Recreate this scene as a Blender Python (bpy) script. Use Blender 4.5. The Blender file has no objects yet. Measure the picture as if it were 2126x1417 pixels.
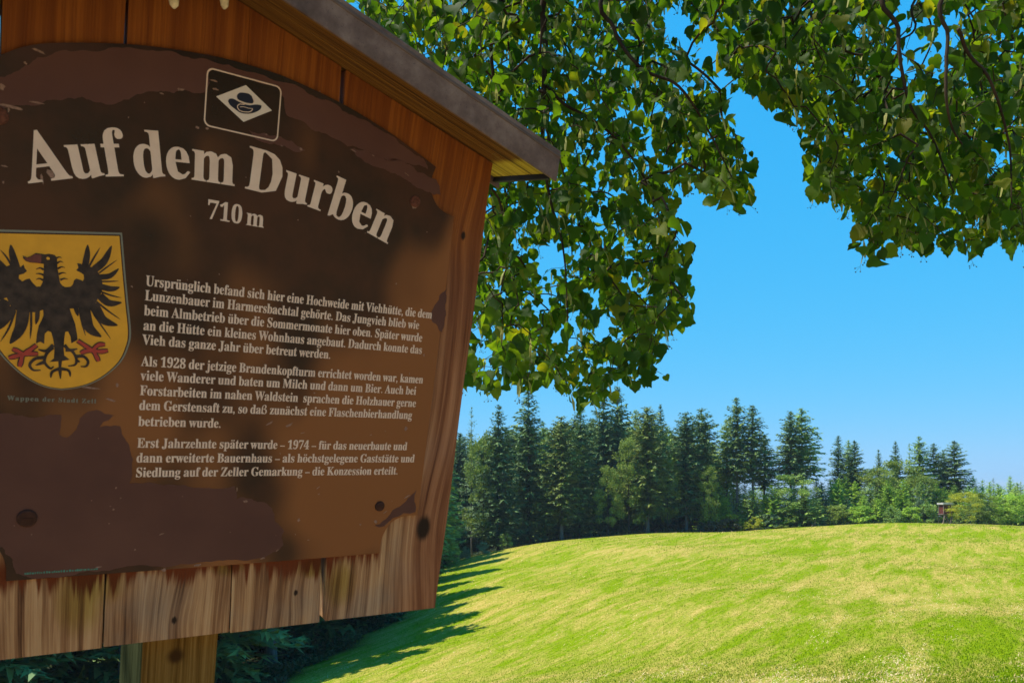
import bpy, math, random
import numpy as np
from mathutils import Vector, Matrix
from mathutils.geometry import tessellate_polygon, delaunay_2d_cdt

# ------------------------------------------------------------------ camera
scene = bpy.context.scene
FPX, CX, CY = 1734.0, 1063.0, 960.0          # focal length and principal point, in pixels of the 2126 px wide photograph
PITCH = math.atan(45 / FPX)
EYE = Vector((0, 0, 1.6))
FWD = Vector((0, math.cos(PITCH), math.sin(PITCH)))
UPV = Vector((0, -math.sin(PITCH), math.cos(PITCH)))
RIGHT = Vector((1, 0, 0))
cam_data = bpy.data.cameras.new('camera')
cam_data.lens = 36 * FPX / 2126
cam_data.sensor_width = 36
cam_data.shift_y = (CY - 708.5) / 2126
cam_data.clip_start = 0.05
cam_data.clip_end = 60000
cam_data.dof.use_dof = True
cam_data.dof.focus_distance = 2.3
cam_data.dof.aperture_fstop = cam_data.lens / 1000 / 0.0013
cam = bpy.data.objects.new('camera', cam_data)
scene.collection.objects.link(cam)
cam.location = EYE
cam.rotation_euler = (math.radians(90) + PITCH, 0, 0)
scene.camera = cam

# ------------------------------------------------------------------ sky and sun
SUN_EL, SUN_AZ = math.radians(61), math.radians(-91)   # azimuth from +Y towards +X: the sun stands to the left
sun_dir = Vector((math.sin(SUN_AZ) * math.cos(SUN_EL), math.cos(SUN_AZ) * math.cos(SUN_EL), math.sin(SUN_EL)))
world = bpy.data.worlds.new('World'); scene.world = world; world.use_nodes = True
wt = world.node_tree; bg = wt.nodes['Background']
sky = wt.nodes.new('ShaderNodeTexSky'); sky.sky_type = 'NISHITA'; sky.sun_disc = False
sky.sun_elevation = SUN_EL; sky.sun_rotation = SUN_AZ
sky.altitude = 700; sky.air_density = 1.0; sky.dust_density = 0.6; sky.ozone_density = 2.0
# the phone's vivid rendering of the clear sky: one response curve per channel, the same over the whole dome
sepc = wt.nodes.new('ShaderNodeSeparateColor'); comc = wt.nodes.new('ShaderNodeCombineColor'); wt.links.new(sky.outputs[0], sepc.inputs[0])
for i_, (p_, c_) in enumerate(((1.3, .165), (.30, 1.90), (.10, 4.30))):
    pw_ = wt.nodes.new('ShaderNodeMath'); pw_.operation = 'POWER'; pw_.inputs[1].default_value = p_
    ml_ = wt.nodes.new('ShaderNodeMath'); ml_.operation = 'MULTIPLY'; ml_.inputs[1].default_value = c_
    wt.links.new(sepc.outputs[i_], pw_.inputs[0]); wt.links.new(pw_.outputs[0], ml_.inputs[0]); wt.links.new(ml_.outputs[0], comc.inputs[i_])
wt.links.new(comc.outputs[0], bg.inputs[0])
bg.inputs[1].default_value = 0.133
sun_data = bpy.data.lights.new('sun', 'SUN'); sun_data.energy = 5.0; sun_data.angle = math.radians(0.5)
sun_data.color = (1, 0.93, 0.80)
sun = bpy.data.objects.new('sun', sun_data); scene.collection.objects.link(sun)
sun.rotation_euler = (-sun_dir).to_track_quat('-Z', 'Y').to_euler()
sun.location = (0, 0, 40)
scene.view_settings.view_transform = 'Standard'; scene.view_settings.look = 'None'
scene.view_settings.exposure = 0.55; scene.view_settings.gamma = 1; scene.view_settings.use_curve_mapping = False
scene.render.engine = 'CYCLES'
scene.cycles.max_bounces = 7; scene.cycles.diffuse_bounces = 3; scene.cycles.transmission_bounces = 4; scene.cycles.transparent_max_bounces = 6
scene.cycles.sample_clamp_indirect = 6

rnd = random.Random(7)
rng = np.random.default_rng(11)
col = scene.collection

# ------------------------------------------------------------------ helpers
def link(o, parent=None):
    col.objects.link(o)
    if parent is not None: o.parent = parent
    return o
def tag(o, label=None, cat=None, group=None, kind=None):
    if label: o['label'] = label
    if cat: o['category'] = cat
    if group: o['group'] = group
    if kind: o['kind'] = kind
    return o
def empty(name, loc=(0, 0, 0), rz=0):
    o = bpy.data.objects.new(name, None); o.location = loc; o.rotation_euler = (0, 0, rz); o.empty_display_size = .2
    return link(o)
def mesh_obj(name, verts, faces, mat, parent=None, smooth=False):
    me = bpy.data.meshes.new(name); me.from_pydata([tuple(v) for v in verts], [], faces); me.update()
    if smooth: me.polygons.foreach_set('use_smooth', [True] * len(me.polygons))
    if mat: me.materials.append(mat)
    return link(bpy.data.objects.new(name, me), parent)
def np_mesh(name, V, F, smooth=False):
    """V (n,3) float, F (m,k) int, all faces with k corners"""
    me = bpy.data.meshes.new(name); V = np.asarray(V, dtype=np.float32); F = np.asarray(F, dtype=np.int32)
    me.vertices.add(len(V)); me.vertices.foreach_set('co', V.ravel())
    m, k = F.shape
    me.loops.add(m * k); me.loops.foreach_set('vertex_index', F.ravel())
    me.polygons.add(m); me.polygons.foreach_set('loop_start', np.arange(m, dtype=np.int32) * k)
    if smooth: me.polygons.foreach_set('use_smooth', np.ones(m, dtype=bool))
    me.update(calc_edges=True); me.validate()
    return me
class MB:
    def __init__(s): s.v = []; s.f = []
    def add(s, v, f):
        n = len(s.v); s.v += [tuple(p) for p in v]; s.f += [tuple(i + n for i in q) for q in f]
    def box(s, a, b):
        x0, y0, z0 = a; x1, y1, z1 = b
        s.add([(x0,y0,z0),(x1,y0,z0),(x1,y1,z0),(x0,y1,z0),(x0,y0,z1),(x1,y0,z1),(x1,y1,z1),(x0,y1,z1)],
              [(0,3,2,1),(4,5,6,7),(0,1,5,4),(1,2,6,5),(2,3,7,6),(3,0,4,7)])
    def tube(s, pts, rad, n=6):
        pts = [Vector(p) for p in pts]; ring = []
        for i, p in enumerate(pts):
            d = (pts[min(i + 1, len(pts) - 1)] - pts[max(i - 1, 0)]).normalized()
            a = d.cross(Vector((0.31, 0.9, 0.2))).normalized(); b = d.cross(a)
            r = rad[i] if hasattr(rad, '__len__') else rad
            ring.append([p + (a * math.cos(6.2832 * k / n) + b * math.sin(6.2832 * k / n)) * r for k in range(n)])
        v = [q for rr in ring for q in rr]
        f = [(i * n + k, i * n + (k + 1) % n, (i + 1) * n + (k + 1) % n, (i + 1) * n + k) for i in range(len(pts) - 1) for k in range(n)]
        f += [tuple(range(n - 1, -1, -1)), tuple((len(pts) - 1) * n + k for k in range(n))]
        s.add(v, f)
    def build(s, name, mat, parent=None, smooth=False):
        return mesh_obj(name, s.v, s.f, mat, parent, smooth)
def bevel(o, w, seg=2):
    m = o.modifiers.new('bevel', 'BEVEL'); m.width = w; m.segments = seg; m.limit_method = 'ANGLE'; m.angle_limit = math.radians(40)
    return o

class Mat:
    """small wrapper for building node materials"""
    def __init__(s, name, rough=.8, spec=.3):
        s.m = bpy.data.materials.new(name); s.m.use_nodes = True; s.t = s.m.node_tree
        s.p = s.t.nodes['Principled BSDF']; s.p.inputs['Roughness'].default_value = rough
        s.p.inputs['Specular IOR Level'].default_value = spec
    def n(s, kind, **kw):
        nd = s.t.nodes.new(kind)
        for k, v in kw.items():
            if k.startswith('_'): nd.inputs[k[1:].replace('_', ' ')].default_value = v
            else: setattr(nd, k, v)
        return nd
    def l(s, a, b): s.t.links.new(a, b)
    def coords(s, kind='Object', scale=(1, 1, 1), rot=(0, 0, 0)):
        tc = s.n('ShaderNodeTexCoord'); mp = s.n('ShaderNodeMapping'); mp.inputs['Scale'].default_value = scale
        mp.inputs['Rotation'].default_value = rot
        s.l(tc.outputs[kind], mp.inputs[0]); return mp.outputs[0]
    def noise(s, vec, scale, detail=4, rough=.55, dist=0):
        nd = s.n('ShaderNodeTexNoise'); nd.inputs['Scale'].default_value = scale; nd.inputs['Detail'].default_value = detail
        nd.inputs['Roughness'].default_value = rough; nd.inputs['Distortion'].default_value = dist
        if vec is not None: s.l(vec, nd.inputs['Vector'])
        return nd.outputs['Fac']
    def ramp(s, fac, stops):
        r = s.n('ShaderNodeValToRGB'); e = r.color_ramp.elements
        while len(e) < len(stops): e.new(.5)
        for el, (p, c) in zip(e, stops): el.position = p; el.color = (c[0], c[1], c[2], 1) if hasattr(c, '__len__') else (c, c, c, 1)
        s.l(fac, r.inputs[0]); return r.outputs[0]
    def mix(s, fac, a, b, mode='MIX'):
        m = s.n('ShaderNodeMix', data_type='RGBA', blend_type=mode)
        for sock, val in ((m.inputs[0], fac), (m.inputs[6], a), (m.inputs[7], b)):
            if hasattr(val, 'links') or isinstance(val, bpy.types.NodeSocket): s.l(val, sock)
            else: sock.default_value = val if not hasattr(val, '__len__') else (val[0], val[1], val[2], 1)
        return m.outputs[2]
    def math(s, op, a, b=0.0, clamp=False):
        m = s.n('ShaderNodeMath', operation=op); m.use_clamp = clamp
        for sock, val in ((m.inputs[0], a), (m.inputs[1], b)):
            if isinstance(val, bpy.types.NodeSocket): s.l(val, sock)
            else: sock.default_value = val
        return m.outputs[0]
    def sep(s, vec):
        x = s.n('ShaderNodeSeparateXYZ'); s.l(vec, x.inputs[0]); return x.outputs
    def comb(s, x, y, z):
        c = s.n('ShaderNodeCombineXYZ')
        for sock, val in zip(c.inputs, (x, y, z)):
            if isinstance(val, bpy.types.NodeSocket): s.l(val, sock)
            else: sock.default_value = val
        return c.outputs[0]
    def smooth(s, v, a, b):
        m = s.n('ShaderNodeMapRange', interpolation_type='SMOOTHSTEP'); s.l(v, m.inputs[0])
        m.inputs[1].default_value = a; m.inputs[2].default_value = b; return m.outputs[0]
    def bump(s, h, strength=.3, dist=.01):
        b = s.n('ShaderNodeBump'); b.inputs['Strength'].default_value = strength; b.inputs['Distance'].default_value = dist
        s.l(h, b.inputs['Height']); s.l(b.outputs[0], s.p.inputs['Normal']); return b.outputs[0]
    def base(s, c):
        if isinstance(c, bpy.types.NodeSocket): s.l(c, s.p.inputs['Base Color'])
        else: s.p.inputs['Base Color'].default_value = (c[0], c[1], c[2], 1)
        return s
    def translucent(s, color, amount):
        tr = s.n('ShaderNodeBsdfTranslucent'); mx = s.n('ShaderNodeMixShader'); mx.inputs[0].default_value = amount
        if isinstance(color, bpy.types.NodeSocket): s.l(color, tr.inputs[0])
        else: tr.inputs[0].default_value = (*color, 1)
        out = [n for n in s.t.nodes if n.type == 'OUTPUT_MATERIAL'][0]
        s.l(s.p.outputs[0], mx.inputs[1]); s.l(tr.outputs[0], mx.inputs[2]); s.l(mx.outputs[0], out.inputs[0])
def flat(name, c, rough=.8, spec=.3, var=0.0, scale=40):
    m = Mat(name, rough, spec)
    if var:
        k = m.noise(m.coords(), scale); m.base(m.ramp(k, [(.3, [q * (1 - var) for q in c]), (.7, [q * (1 + var) for q in c])]))
    else: m.base(c)
    return m.m

# ------------------------------------------------------------------ terrain height
def ss(a, b, x):
    t = np.clip((x - a) / (b - a), 0, 1); return t * t * (3 - 2 * t)
_ty = np.arange(-100, 700, .5)
_tz = np.interp(_ty, [-100,-10,0,8,15,22,30,45,60,75,90,102,112,120,140,200,400,700], [.6,.1,0,-1.1,-2.05,-2.8,-3.35,-4.05,-4.5,-4.68,-4.75,-4.85,-5.4,-6.2,-9,-18,-50,-90])
_tx = np.arange(-400, 400, .5)
_tl = np.interp(_tx, [-400,-80,-40,-30,-20,-14,-9,-5,0,9,18,28,50,67,100,160,400], [-60,-16,-9.6,-8.2,-6.3,-4.9,-3.6,-2.6,-1.6,-.2,.2,.5,1.75,1.0,-1.2,-7,-50])
def _blur(a, s):
    k = np.exp(-.5 * (np.arange(-4 * s, 4 * s + 1) / s) ** 2); k /= k.sum()
    return np.convolve(np.pad(a, 4 * s, mode='edge'), k, mode='valid')
_tz = _blur(_tz, 8); _tl = _blur(_tl, 7); _tz -= np.interp(0, _ty, _tz)
def zg(x, y):
    x = np.asarray(x, float); y = np.asarray(y, float)
    z = np.interp(y, _ty, _tz) + ss(0, 30, y) * np.interp(x, _tx, _tl)
    near = np.exp(-(np.hypot(x, y) / 260.) ** 2)
    z = z + near * (.10 * np.sin(x * .31 + y * .13) * ss(8, 30, y) + .07 * np.sin(y * .37 - x * .11) * ss(8, 30, y))
    r = np.hypot(x, y); w = ss(300, 650, r)
    a = np.arctan2(x, y)
    far = -160 + ss(2500, 11000, r) * (120 + 40 * np.sin(a * 9 + 1) + 30 * np.sin(a * 23) + 12 * np.sin(a * 61)) + 25 * np.sin(r / 900 + a * 5)
    return np.where(w > 0, z * (1 - w) + far * w, z)
EDGE_Y = [-40, 0, 30, 45, 60, 80, 100, 118]; EDGE_X = [-24, -17, -12, -9.8, -7.6, -7.8, -8.6, -8.6]
def edge(y): return np.interp(y, EDGE_Y, EDGE_X) + .5 * np.sin(np.asarray(y) * .7) + .3 * np.sin(np.asarray(y) * 1.9)
FAR_EDGE = 113.0
def at(px, py, Y):
    """world point on the camera ray through photograph pixel (px,py) at distance Y ahead"""
    d = RIGHT * ((px - CX) / FPX) + UPV * (-(py - CY) / FPX) + FWD
    return EYE + d * (Y / d.y)

# ------------------------------------------------------------------ ground sheet
def build_ground():
    ang = np.concatenate([np.radians(np.arange(-44, 44, .35)), np.radians(np.arange(44, 316, 3.0))])
    rad = np.concatenate([[0.0], np.geomspace(.6, 170, 300), np.geomspace(175, 24000, 90)])
    A, R = np.meshgrid(ang, rad)
    X = R * np.sin(A); Y = R * np.cos(A); Z = zg(X, Y)
    nA, nR = len(ang), len(rad)
    V = np.stack([X, Y, Z], -1).reshape(-1, 3)
    i = np.arange(nR - 1)[:, None] * nA; j = np.arange(nA)[None, :]; j2 = (j + 1) % nA
    F = np.stack([i + j, i + j2, i + nA + j2, i + nA + j], -1).reshape(-1, 4)
    me = np_mesh('ground', V, F, True)
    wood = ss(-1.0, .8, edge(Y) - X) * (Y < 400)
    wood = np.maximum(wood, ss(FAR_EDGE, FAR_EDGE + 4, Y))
    at_ = me.attributes.new('wood_floor', 'FLOAT', 'POINT'); at_.data.foreach_set('value', wood.ravel().astype(np.float32))
    added_yard = ss(5.0, 3.0, Y + .5 * np.sin(X)) * ss(-34, -30, Y) * ss(26, 22, np.abs(X - 3))  # gravel added behind the camera to throw warm light on the board
    ay = me.attributes.new('added_yard', 'FLOAT', 'POINT'); ay.data.foreach_set('value', added_yard.ravel().astype(np.float32))
    m = Mat('ground', 1.0, 0.0)
    c = m.coords('Object')
    mp2 = m.n('ShaderNodeMapping'); mp2.inputs['Scale'].default_value = (.20, 1, 1); m.l(m.coords('Object', (1, 1, 1), (0, 0, math.radians(-62))), mp2.inputs[0]); rot = mp2.outputs[0]
    big = m.noise(c, .07, 3); mid = m.noise(rot, .9, 5, .6, .6); fine = m.noise(c, 8, 6, .85); tuft = m.noise(rot, 5.0, 4, .65)
    streak = m.math('ADD', m.math('MULTIPLY', mid, .55), m.math('ADD', m.math('MULTIPLY', tuft, .35), m.math('MULTIPLY', big, .35)))
    green = m.ramp(fine, [(.3, (.05, .105, .003)), (.48, (.15, .225, .005)), (.75, (.29, .32, .014))])
    straw = m.ramp(fine, [(.3, (.22, .16, .025)), (.52, (.48, .33, .10)), (.75, (.76, .52, .25))])
    k = m.ramp(streak, [(.55, 0.0), (.73, .75)])
    meadow = m.mix(k, green, straw)
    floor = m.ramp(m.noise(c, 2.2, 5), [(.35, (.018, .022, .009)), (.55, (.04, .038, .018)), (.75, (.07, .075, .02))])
    dist = m.n('ShaderNodeVectorMath', operation='LENGTH'); m.l(c, dist.inputs[0])
    farc = m.ramp(m.noise(c, .004, 6), [(.4, (.03, .05, .02)), (.6, (.07, .10, .03))])
    wf = m.n('ShaderNodeAttribute', attribute_name='wood_floor')
    yd = m.n('ShaderNodeAttribute', attribute_name='added_yard')
    gravel = m.ramp(m.noise(c, 38, 4, .7), [(.3, (.24, .155, .085)), (.5, (.40, .27, .15)), (.7, (.52, .37, .22))])
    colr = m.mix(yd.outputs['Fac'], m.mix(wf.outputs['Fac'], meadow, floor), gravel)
    colr = m.mix(m.smooth(dist.outputs['Value'], 250, 500), colr, farc)
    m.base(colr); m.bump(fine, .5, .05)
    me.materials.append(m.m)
    o = bpy.data.objects.new('ground', me); link(o); tag(o, kind='structure')
build_ground()

def value_noise(x, y, s, seed=0):
    r = np.random.default_rng(seed).random((256, 256)); u = x / s; v = y / s
    i = np.floor(u).astype(int); j = np.floor(v).astype(int); a = u - i; b = v - j; a = a * a * (3 - 2 * a); b = b * b * (3 - 2 * b)
    g = lambda p, q: r[p % 256, q % 256]
    return (g(i, j) * (1 - a) + g(i + 1, j) * a) * (1 - b) + (g(i, j + 1) * (1 - a) + g(i + 1, j + 1) * a) * b
def grass_field(name, n, straw, mat, seed):
    g = np.random.default_rng(seed)
    Y = 1 / (1 / 15. + g.random(n) * (1 / 112. - 1 / 15.)); X = (g.random(n) * 1.32 - .62) * Y * 1.05
    X = np.where(Y < 15, X, X)
    ca, sa = math.cos(math.radians(62)), math.sin(math.radians(62))
    U = (X * ca + Y * sa) * .20; W = -X * sa + Y * ca
    cl = .5 * value_noise(U, W, .9, 3) + .3 * value_noise(X, Y, 9, 4) + .2 * value_noise(X, Y, .5, 5)
    ok = (X > edge(Y) - .5) & (Y < FAR_EDGE)
    ok &= (cl > .47 + .20 * g.random(n)) if straw else (cl < .62 + .2 * (g.random(n) - .5))
    X, Y = X[ok], Y[ok]; n = len(X); Z = zg(X, Y)
    a = g.random(n) * 6.283; sc = np.clip(Y / 40, .8, 2.2)
    if straw:
        L = (.05 + .10 * g.random(n)) * sc; w = (.006 + .008 * g.random(n)) * sc; el = g.normal(.12, .22, n); z0 = .015
        a = np.where(g.random(n) < .55, math.radians(55) + g.normal(0, .5, n), a)
    else:
        L = (.03 + .05 * g.random(n)) * sc; w = (.007 + .009 * g.random(n)) * sc; el = g.normal(1.05, .35, n); z0 = -.005
    d = np.stack([np.cos(a) * np.cos(el), np.sin(a) * np.cos(el), np.sin(el)], 1) * L[:, None]
    s = np.stack([-np.sin(a), np.cos(a), 0 * a], 1) * w[:, None]
    P = np.stack([X, Y, Z + z0], 1)
    V = np.stack([P - s, P + s, P + d], 1).reshape(-1, 3)
    me = np_mesh(name, V, np.arange(3 * n).reshape(-1, 3)); me.materials.append(mat)
    o = bpy.data.objects.new(name, me); link(o)
    return o
def blade_mat(name, c1, c2, c3, tr):
    m = Mat(name, .85, .05); ge = m.n('ShaderNodeNewGeometry')
    cc = m.ramp(ge.outputs['Random Per Island'], [(0, c1), (.5, c2), (1, c3)]); m.base(cc); m.translucent(cc, tr); return m.m
o = grass_field('grass', 330000, False, blade_mat('grass_blade', (.045, .115, .001), (.14, .24, .002), (.30, .35, .006), .4), 21)
tag(o, 'short mown green grass covering the sunny hillside', 'grass', kind='stuff')
o = grass_field('mown_straw', 120000, True, blade_mat('straw_blade', (.34, .23, .06), (.62, .42, .18), (.85, .66, .42), .2), 22)
tag(o, 'pale dry mown stalks lying in streaks over the hillside grass', 'straw', kind='stuff')

# ------------------------------------------------------------------ the sign: local x = along the board, z = up the board, y = away from the viewer
SH = Vector((2399, -2, 1734)).normalized(); SV = Vector((-1283, 8940, 1734)); SV = (SV - SH * SH.dot(SV)).normalized()
SN = SH.cross(SV)
P0 = Vector((500 - CX, 700 - CY, FPX)) / FPX
def c2w(v): return RIGHT * v.x - UPV * v.y + FWD * v.z
def UV(px, py, off=0.0):
    d = Vector((px - CX, py - CY, FPX)); X = d * ((SN.dot(P0) - off) / SN.dot(d)) - P0
    return (X.dot(SH), -X.dot(SV))
R3 = Matrix((c2w(SH), c2w(SN), -c2w(SV))).transposed().to_4x4()
S_ORG = Matrix.Translation(EYE + c2w(P0)) @ R3
BASE_L = 1.88                                     # post foot, measured down the board from its centre
sign = bpy.data.objects.new('information_sign', None); link(sign)
sign.matrix_world = S_ORG @ Matrix.Translation((0, .09, -BASE_L))
tag(sign, 'brown painted wooden information board with a small gabled roof and white German text', 'information sign')
OFF = Vector((0, -.09, BASE_L))
def sp(name, verts, faces, mat, parent=sign, smooth=False):
    """sign part; verts in board coordinates"""
    return mesh_obj(name, [Vector(v) + OFF for v in verts], faces, mat, parent, smooth)
def sbox(name, a, b, mat, parent=sign, bv=.002):
    m = MB(); m.box(a, b); o = sp(name, m.v, m.f, mat, parent)
    if bv: bevel(o, bv)
    return o
def area2(p): return sum(p[i-1][0] * p[i][1] - p[i][0] * p[i-1][1] for i in range(len(p)))
def poly(mb, loops, y, thick=0.0):
    """filled outline(s) in board coordinates facing the viewer, with side walls when thick"""
    tri = tessellate_polygon([[Vector((p[0], p[1], 0)) for p in l] for l in loops])
    pts = [p for l in loops for p in l]; f = []
    for t in tri:
        a, b, c = [pts[i] for i in t]; s = (b[0]-a[0])*(c[1]-a[1]) - (b[1]-a[1])*(c[0]-a[0])
        if abs(s) < 1e-12: continue
        f.append(tuple(t) if s > 0 else tuple(reversed(t)))
    mb.add([(p[0], y, p[1]) for p in pts], f)
    if thick:
        for l in loops:
            n = len(l); v = [(p[0], y, p[1]) for p in l] + [(p[0], y + thick, p[1]) for p in l]
            mb.add(v, [(i, (i + 1) % n, n + (i + 1) % n, n + i) for i in range(n)])

# wood of the board
def wood_mat(name, kind):
    m = Mat(name, .95 if kind == 'post' else .75, 0.0 if kind == 'post' else .2)
    tc = m.n('ShaderNodeTexCoord'); oi = m.n('ShaderNodeObjectInfo')
    sx, sy, sz = m.sep(tc.outputs['Object'])[:3]
    z = m.math('SUBTRACT', sz, BASE_L)
    # knots bend the grain
    bend = 0.0
    if kind == 'plank':
        for (kx, kz, kr) in ((.291, .164, .022), (.285, -.252, .05), (-.05, -.36, .02), (.10, -.335, .012)):
            dx = m.math('SUBTRACT', sx, kx); dz = m.math('MULTIPLY', m.math('SUBTRACT', z, kz), .42)
            d2 = m.math('ADD', m.math('MULTIPLY', dx, dx), m.math('MULTIPLY', dz, dz))
            g = m.math('MULTIPLY', m.math('POWER', 2.718, m.math('MULTIPLY', d2, -1 / (kr * kr))), kr * .35)
            bend = m.math('ADD', g, bend)
    x = m.math('ADD', sx, m.math('MULTIPLY', oi.outputs['Random'], 7.0))
    if kind == 'plank': x = m.math('ADD', x, bend)
    wv = m.noise(m.comb(m.math('MULTIPLY', x, 5), m.math('MULTIPLY', sy, 5), m.math('MULTIPLY', z, 2.2)), 1.0, 2)
    x = m.math('ADD', x, m.math('MULTIPLY', wv, .028))
    grain = m.noise(m.comb(m.math('MULTIPLY', x, 135), m.math('MULTIPLY', sy, 135), m.math('MULTIPLY', z, 1.6)), 1.0, 2, .5)
    fine = m.noise(m.comb(m.math('MULTIPLY', x, 520), m.math('MULTIPLY', sy, 300), m.math('MULTIPLY', z, 9)), 1.0, 3, .6)
    cloud = m.noise(m.comb(m.math('MULTIPLY', x, 14), sy, m.math('MULTIPLY', z, 5)), 1.0, 4, .6)
    g2 = m.math('ADD', m.math('MULTIPLY', grain, .48), m.math('ADD', m.math('MULTIPLY', fine, .32), m.math('MULTIPLY', cloud, .24)))
    grey = m.ramp(g2, [(.36, (.07, .028, .012)), (.46, (.24, .115, .050)), (.55, (.40, .225, .105)), (.68, (.55, .35, .18))])
    warm = m.ramp(g2, [(.30, (.10, .024, .005)), (.5, (.19, .054, .008)), (.70, (.32, .105, .014))])
    red = m.ramp(g2, [(.36, (.085, .024, .010)), (.5, (.20, .066, .027)), (.66, (.34, .135, .06))])
    if kind == 'plank':
        edge_k = m.smooth(sx, .22, .30)
        grey = m.mix(m.math('MULTIPLY', m.smooth(m.noise(m.comb(m.math('MULTIPLY', x, 6), 0, m.math('MULTIPLY', z, 5)), 1.0, 4), .46, .66), .6), grey, m.ramp(g2, [(.38, (.10, .075, .055)), (.6, (.30, .235, .175))]))
        low = m.mix(m.math('MULTIPLY', edge_k, .75), grey, red)
        c = m.mix(m.smooth(m.math('ADD', z, m.math('MULTIPLY', cloud, .10)), -.02, .30), low, warm)
        # rust running down from the panel's lower edge
        st = m.noise(m.comb(m.math('MULTIPLY', x, 120), 0, m.math('MULTIPLY', z, 3)), 1.0, 3)
        bl = m.noise(m.comb(m.math('MULTIPLY', sx, 13), 4.2, 0), 1.0, 2)
        reach = m.math('ADD', m.math('MULTIPLY', m.math('SUBTRACT', st, .40), .13), m.math('MULTIPLY', m.math('SUBTRACT', bl, .52), .12))
        rust = m.math('MULTIPLY', m.smooth(m.math('ADD', m.math('ADD', z, .297), reach), -.004, .016), m.smooth(sx, .224, .216))
        c = m.mix(m.math('MULTIPLY', rust, m.smooth(z, -.24, -.28)), c, (.13, .028, .006))
        # moss and algae
        for (mx, mz, wx, wz) in ((-.162, -.315, .022, .04), (-.13, -.30, .02, .022), (.165, -.325, .022, .03), (.12, -.30, .018, .012), (.01, -.29, .02, .01)):
            dx = m.math('DIVIDE', m.math('SUBTRACT', sx, mx), wx); dz = m.math('DIVIDE', m.math('SUBTRACT', z, mz), wz)
            d2 = m.math('ADD', m.math('MULTIPLY', dx, dx), m.math('MULTIPLY', dz, dz))
            k = m.smooth(m.math('ADD', d2, m.math('MULTIPLY', m.math('SUBTRACT', cloud, .5), 4.0)), 2.0, -.4)
            c = m.mix(m.math('MULTIPLY', k, .75), c, m.mix(1, c, (.62, .66, .16), 'MULTIPLY'))
        for (kx, kz, kr) in ((.293, .164, .0042), (.286, -.253, .013), (-.055, -.356, .0035), (.10, -.335, .003)):
            dx = m.math('SUBTRACT', sx, kx); dz = m.math('MULTIPLY', m.math('SUBTRACT', z, kz), .6)
            d = m.math('SQRT', m.math('ADD', m.math('MULTIPLY', dx, dx), m.math('MULTIPLY', dz, dz)))
            c = m.mix(m.smooth(m.math('ADD', d, m.math('MULTIPLY', m.math('SUBTRACT', fine, .5), .004)), kr * 1.15, kr * .55), c, (.022, .012, .007))
    elif kind == 'post':
        c = m.ramp(g2, [(.38, (.06, .030, .008)), (.5, (.15, .085, .022)), (.66, (.25, .155, .048))])
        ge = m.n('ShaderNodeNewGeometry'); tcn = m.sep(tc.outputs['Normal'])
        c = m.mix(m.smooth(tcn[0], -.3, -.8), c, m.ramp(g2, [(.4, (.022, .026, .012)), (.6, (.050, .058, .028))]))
        dx = m.math('SUBTRACT', sx, -.045); dz = m.math('SUBTRACT', z, -.415)
        d = m.math('SQRT', m.math('ADD', m.math('MULTIPLY', dx, dx), m.math('MULTIPLY', dz, dz)))
        c = m.mix(m.smooth(m.math('ADD', d, m.math('MULTIPLY', m.math('SUBTRACT', cloud, .5), .02)), .014, .003), c, (.05, .025, .01))
    else:   # soffit boards, grain along the slope
        xx = m.math('MULTIPLY', sx, 4)
        gr = m.noise(m.comb(xx, m.math('MULTIPLY', sy, 260), m.math('MULTIPLY', z, 6)), 1.0, 4, .6)
        c = m.ramp(gr, [(.35, (.05, .020, .004)), (.5, (.14, .062, .010)), (.65, (.24, .12, .018))])
        lit_end = m.ramp(gr, [(.35, (.16, .12, .012)), (.5, (.42, .34, .03)), (.65, (.60, .50, .06))])
        c = m.mix(m.smooth(m.math('ADD', sx, m.math('MULTIPLY', gr, .012)), .324, .338), c, lit_end)  # yellowish light on the eave end, put into the wood colour
        g2 = gr
    m.base(c); m.bump(g2, 1.0, .004)
    return m.m
PLANK = wood_mat('board_wood', 'plank'); POST = wood_mat('post_wood', 'post'); SOFFIT = wood_mat('soffit_wood', 'soffit')

RU, RZ, RS = -.03, .367, .283                       # ridge position and slope of the roof's underside
def roof_z(u): return RZ - RS * abs(u - RU)
# planks: u at the top and the bottom of each joint
joints_l = [(-.372, -.352), (-.2495, -.2445), (-.1395, -.1335), (-.0150, .0155), (.1020, .1455)]
joints_r = [(-.2515, -.2460), (-.1420, -.1355), (-.0165, .0140), (.0965, .1375), (.325, .3235)]
for k in range(5):
    (a1, a0), (b1, b0) = joints_l[k], joints_r[k]
    zt, zb = .30, -.381 + rnd.uniform(-.001, .001)
    n = 14; L_, R_ = [], []
    ja = k * 2.1
    for i in range(n + 1):
        t = i / n
        L_.append([a0 + (a1 - a0) * t + .0007 * math.sin(t * 17 + ja), zb + (zt - zb) * t])
        R_.append([b0 + (b1 - b0) * t + .0007 * math.sin(t * 15 + ja + 2.1), zb + (zt - zb) * t])
    L_[-1][1] = roof_z(L_[-1][0]) - .001; R_[-1][1] = roof_z(R_[-1][0]) - .001
    mid = [(RU, RZ - .001)] if L_[-1][0] < RU < R_[-1][0] else []
    ring = [tuple(p) for p in R_] + mid + [tuple(p) for p in reversed(L_)]
    mb = MB(); poly(mb, [ring], .003, .019)
    m2 = MB(); poly(m2, [ring], .022)
    mb.add(m2.v, [tuple(reversed(f)) for f in m2.f])
    o = sp('plank', mb.v, mb.f, PLANK); bevel(o, .0022, 2)
sbox('post', (-.0865, .024, -BASE_L - .25), (.008, .145, .33), POST, bv=.004)
sbox('crossbar', (-.33, .0235, .20), (-.0875, .05, .25), POST); sbox('crossbar', (.009, .0235, .20), (.31, .05, .25), POST)
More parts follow.
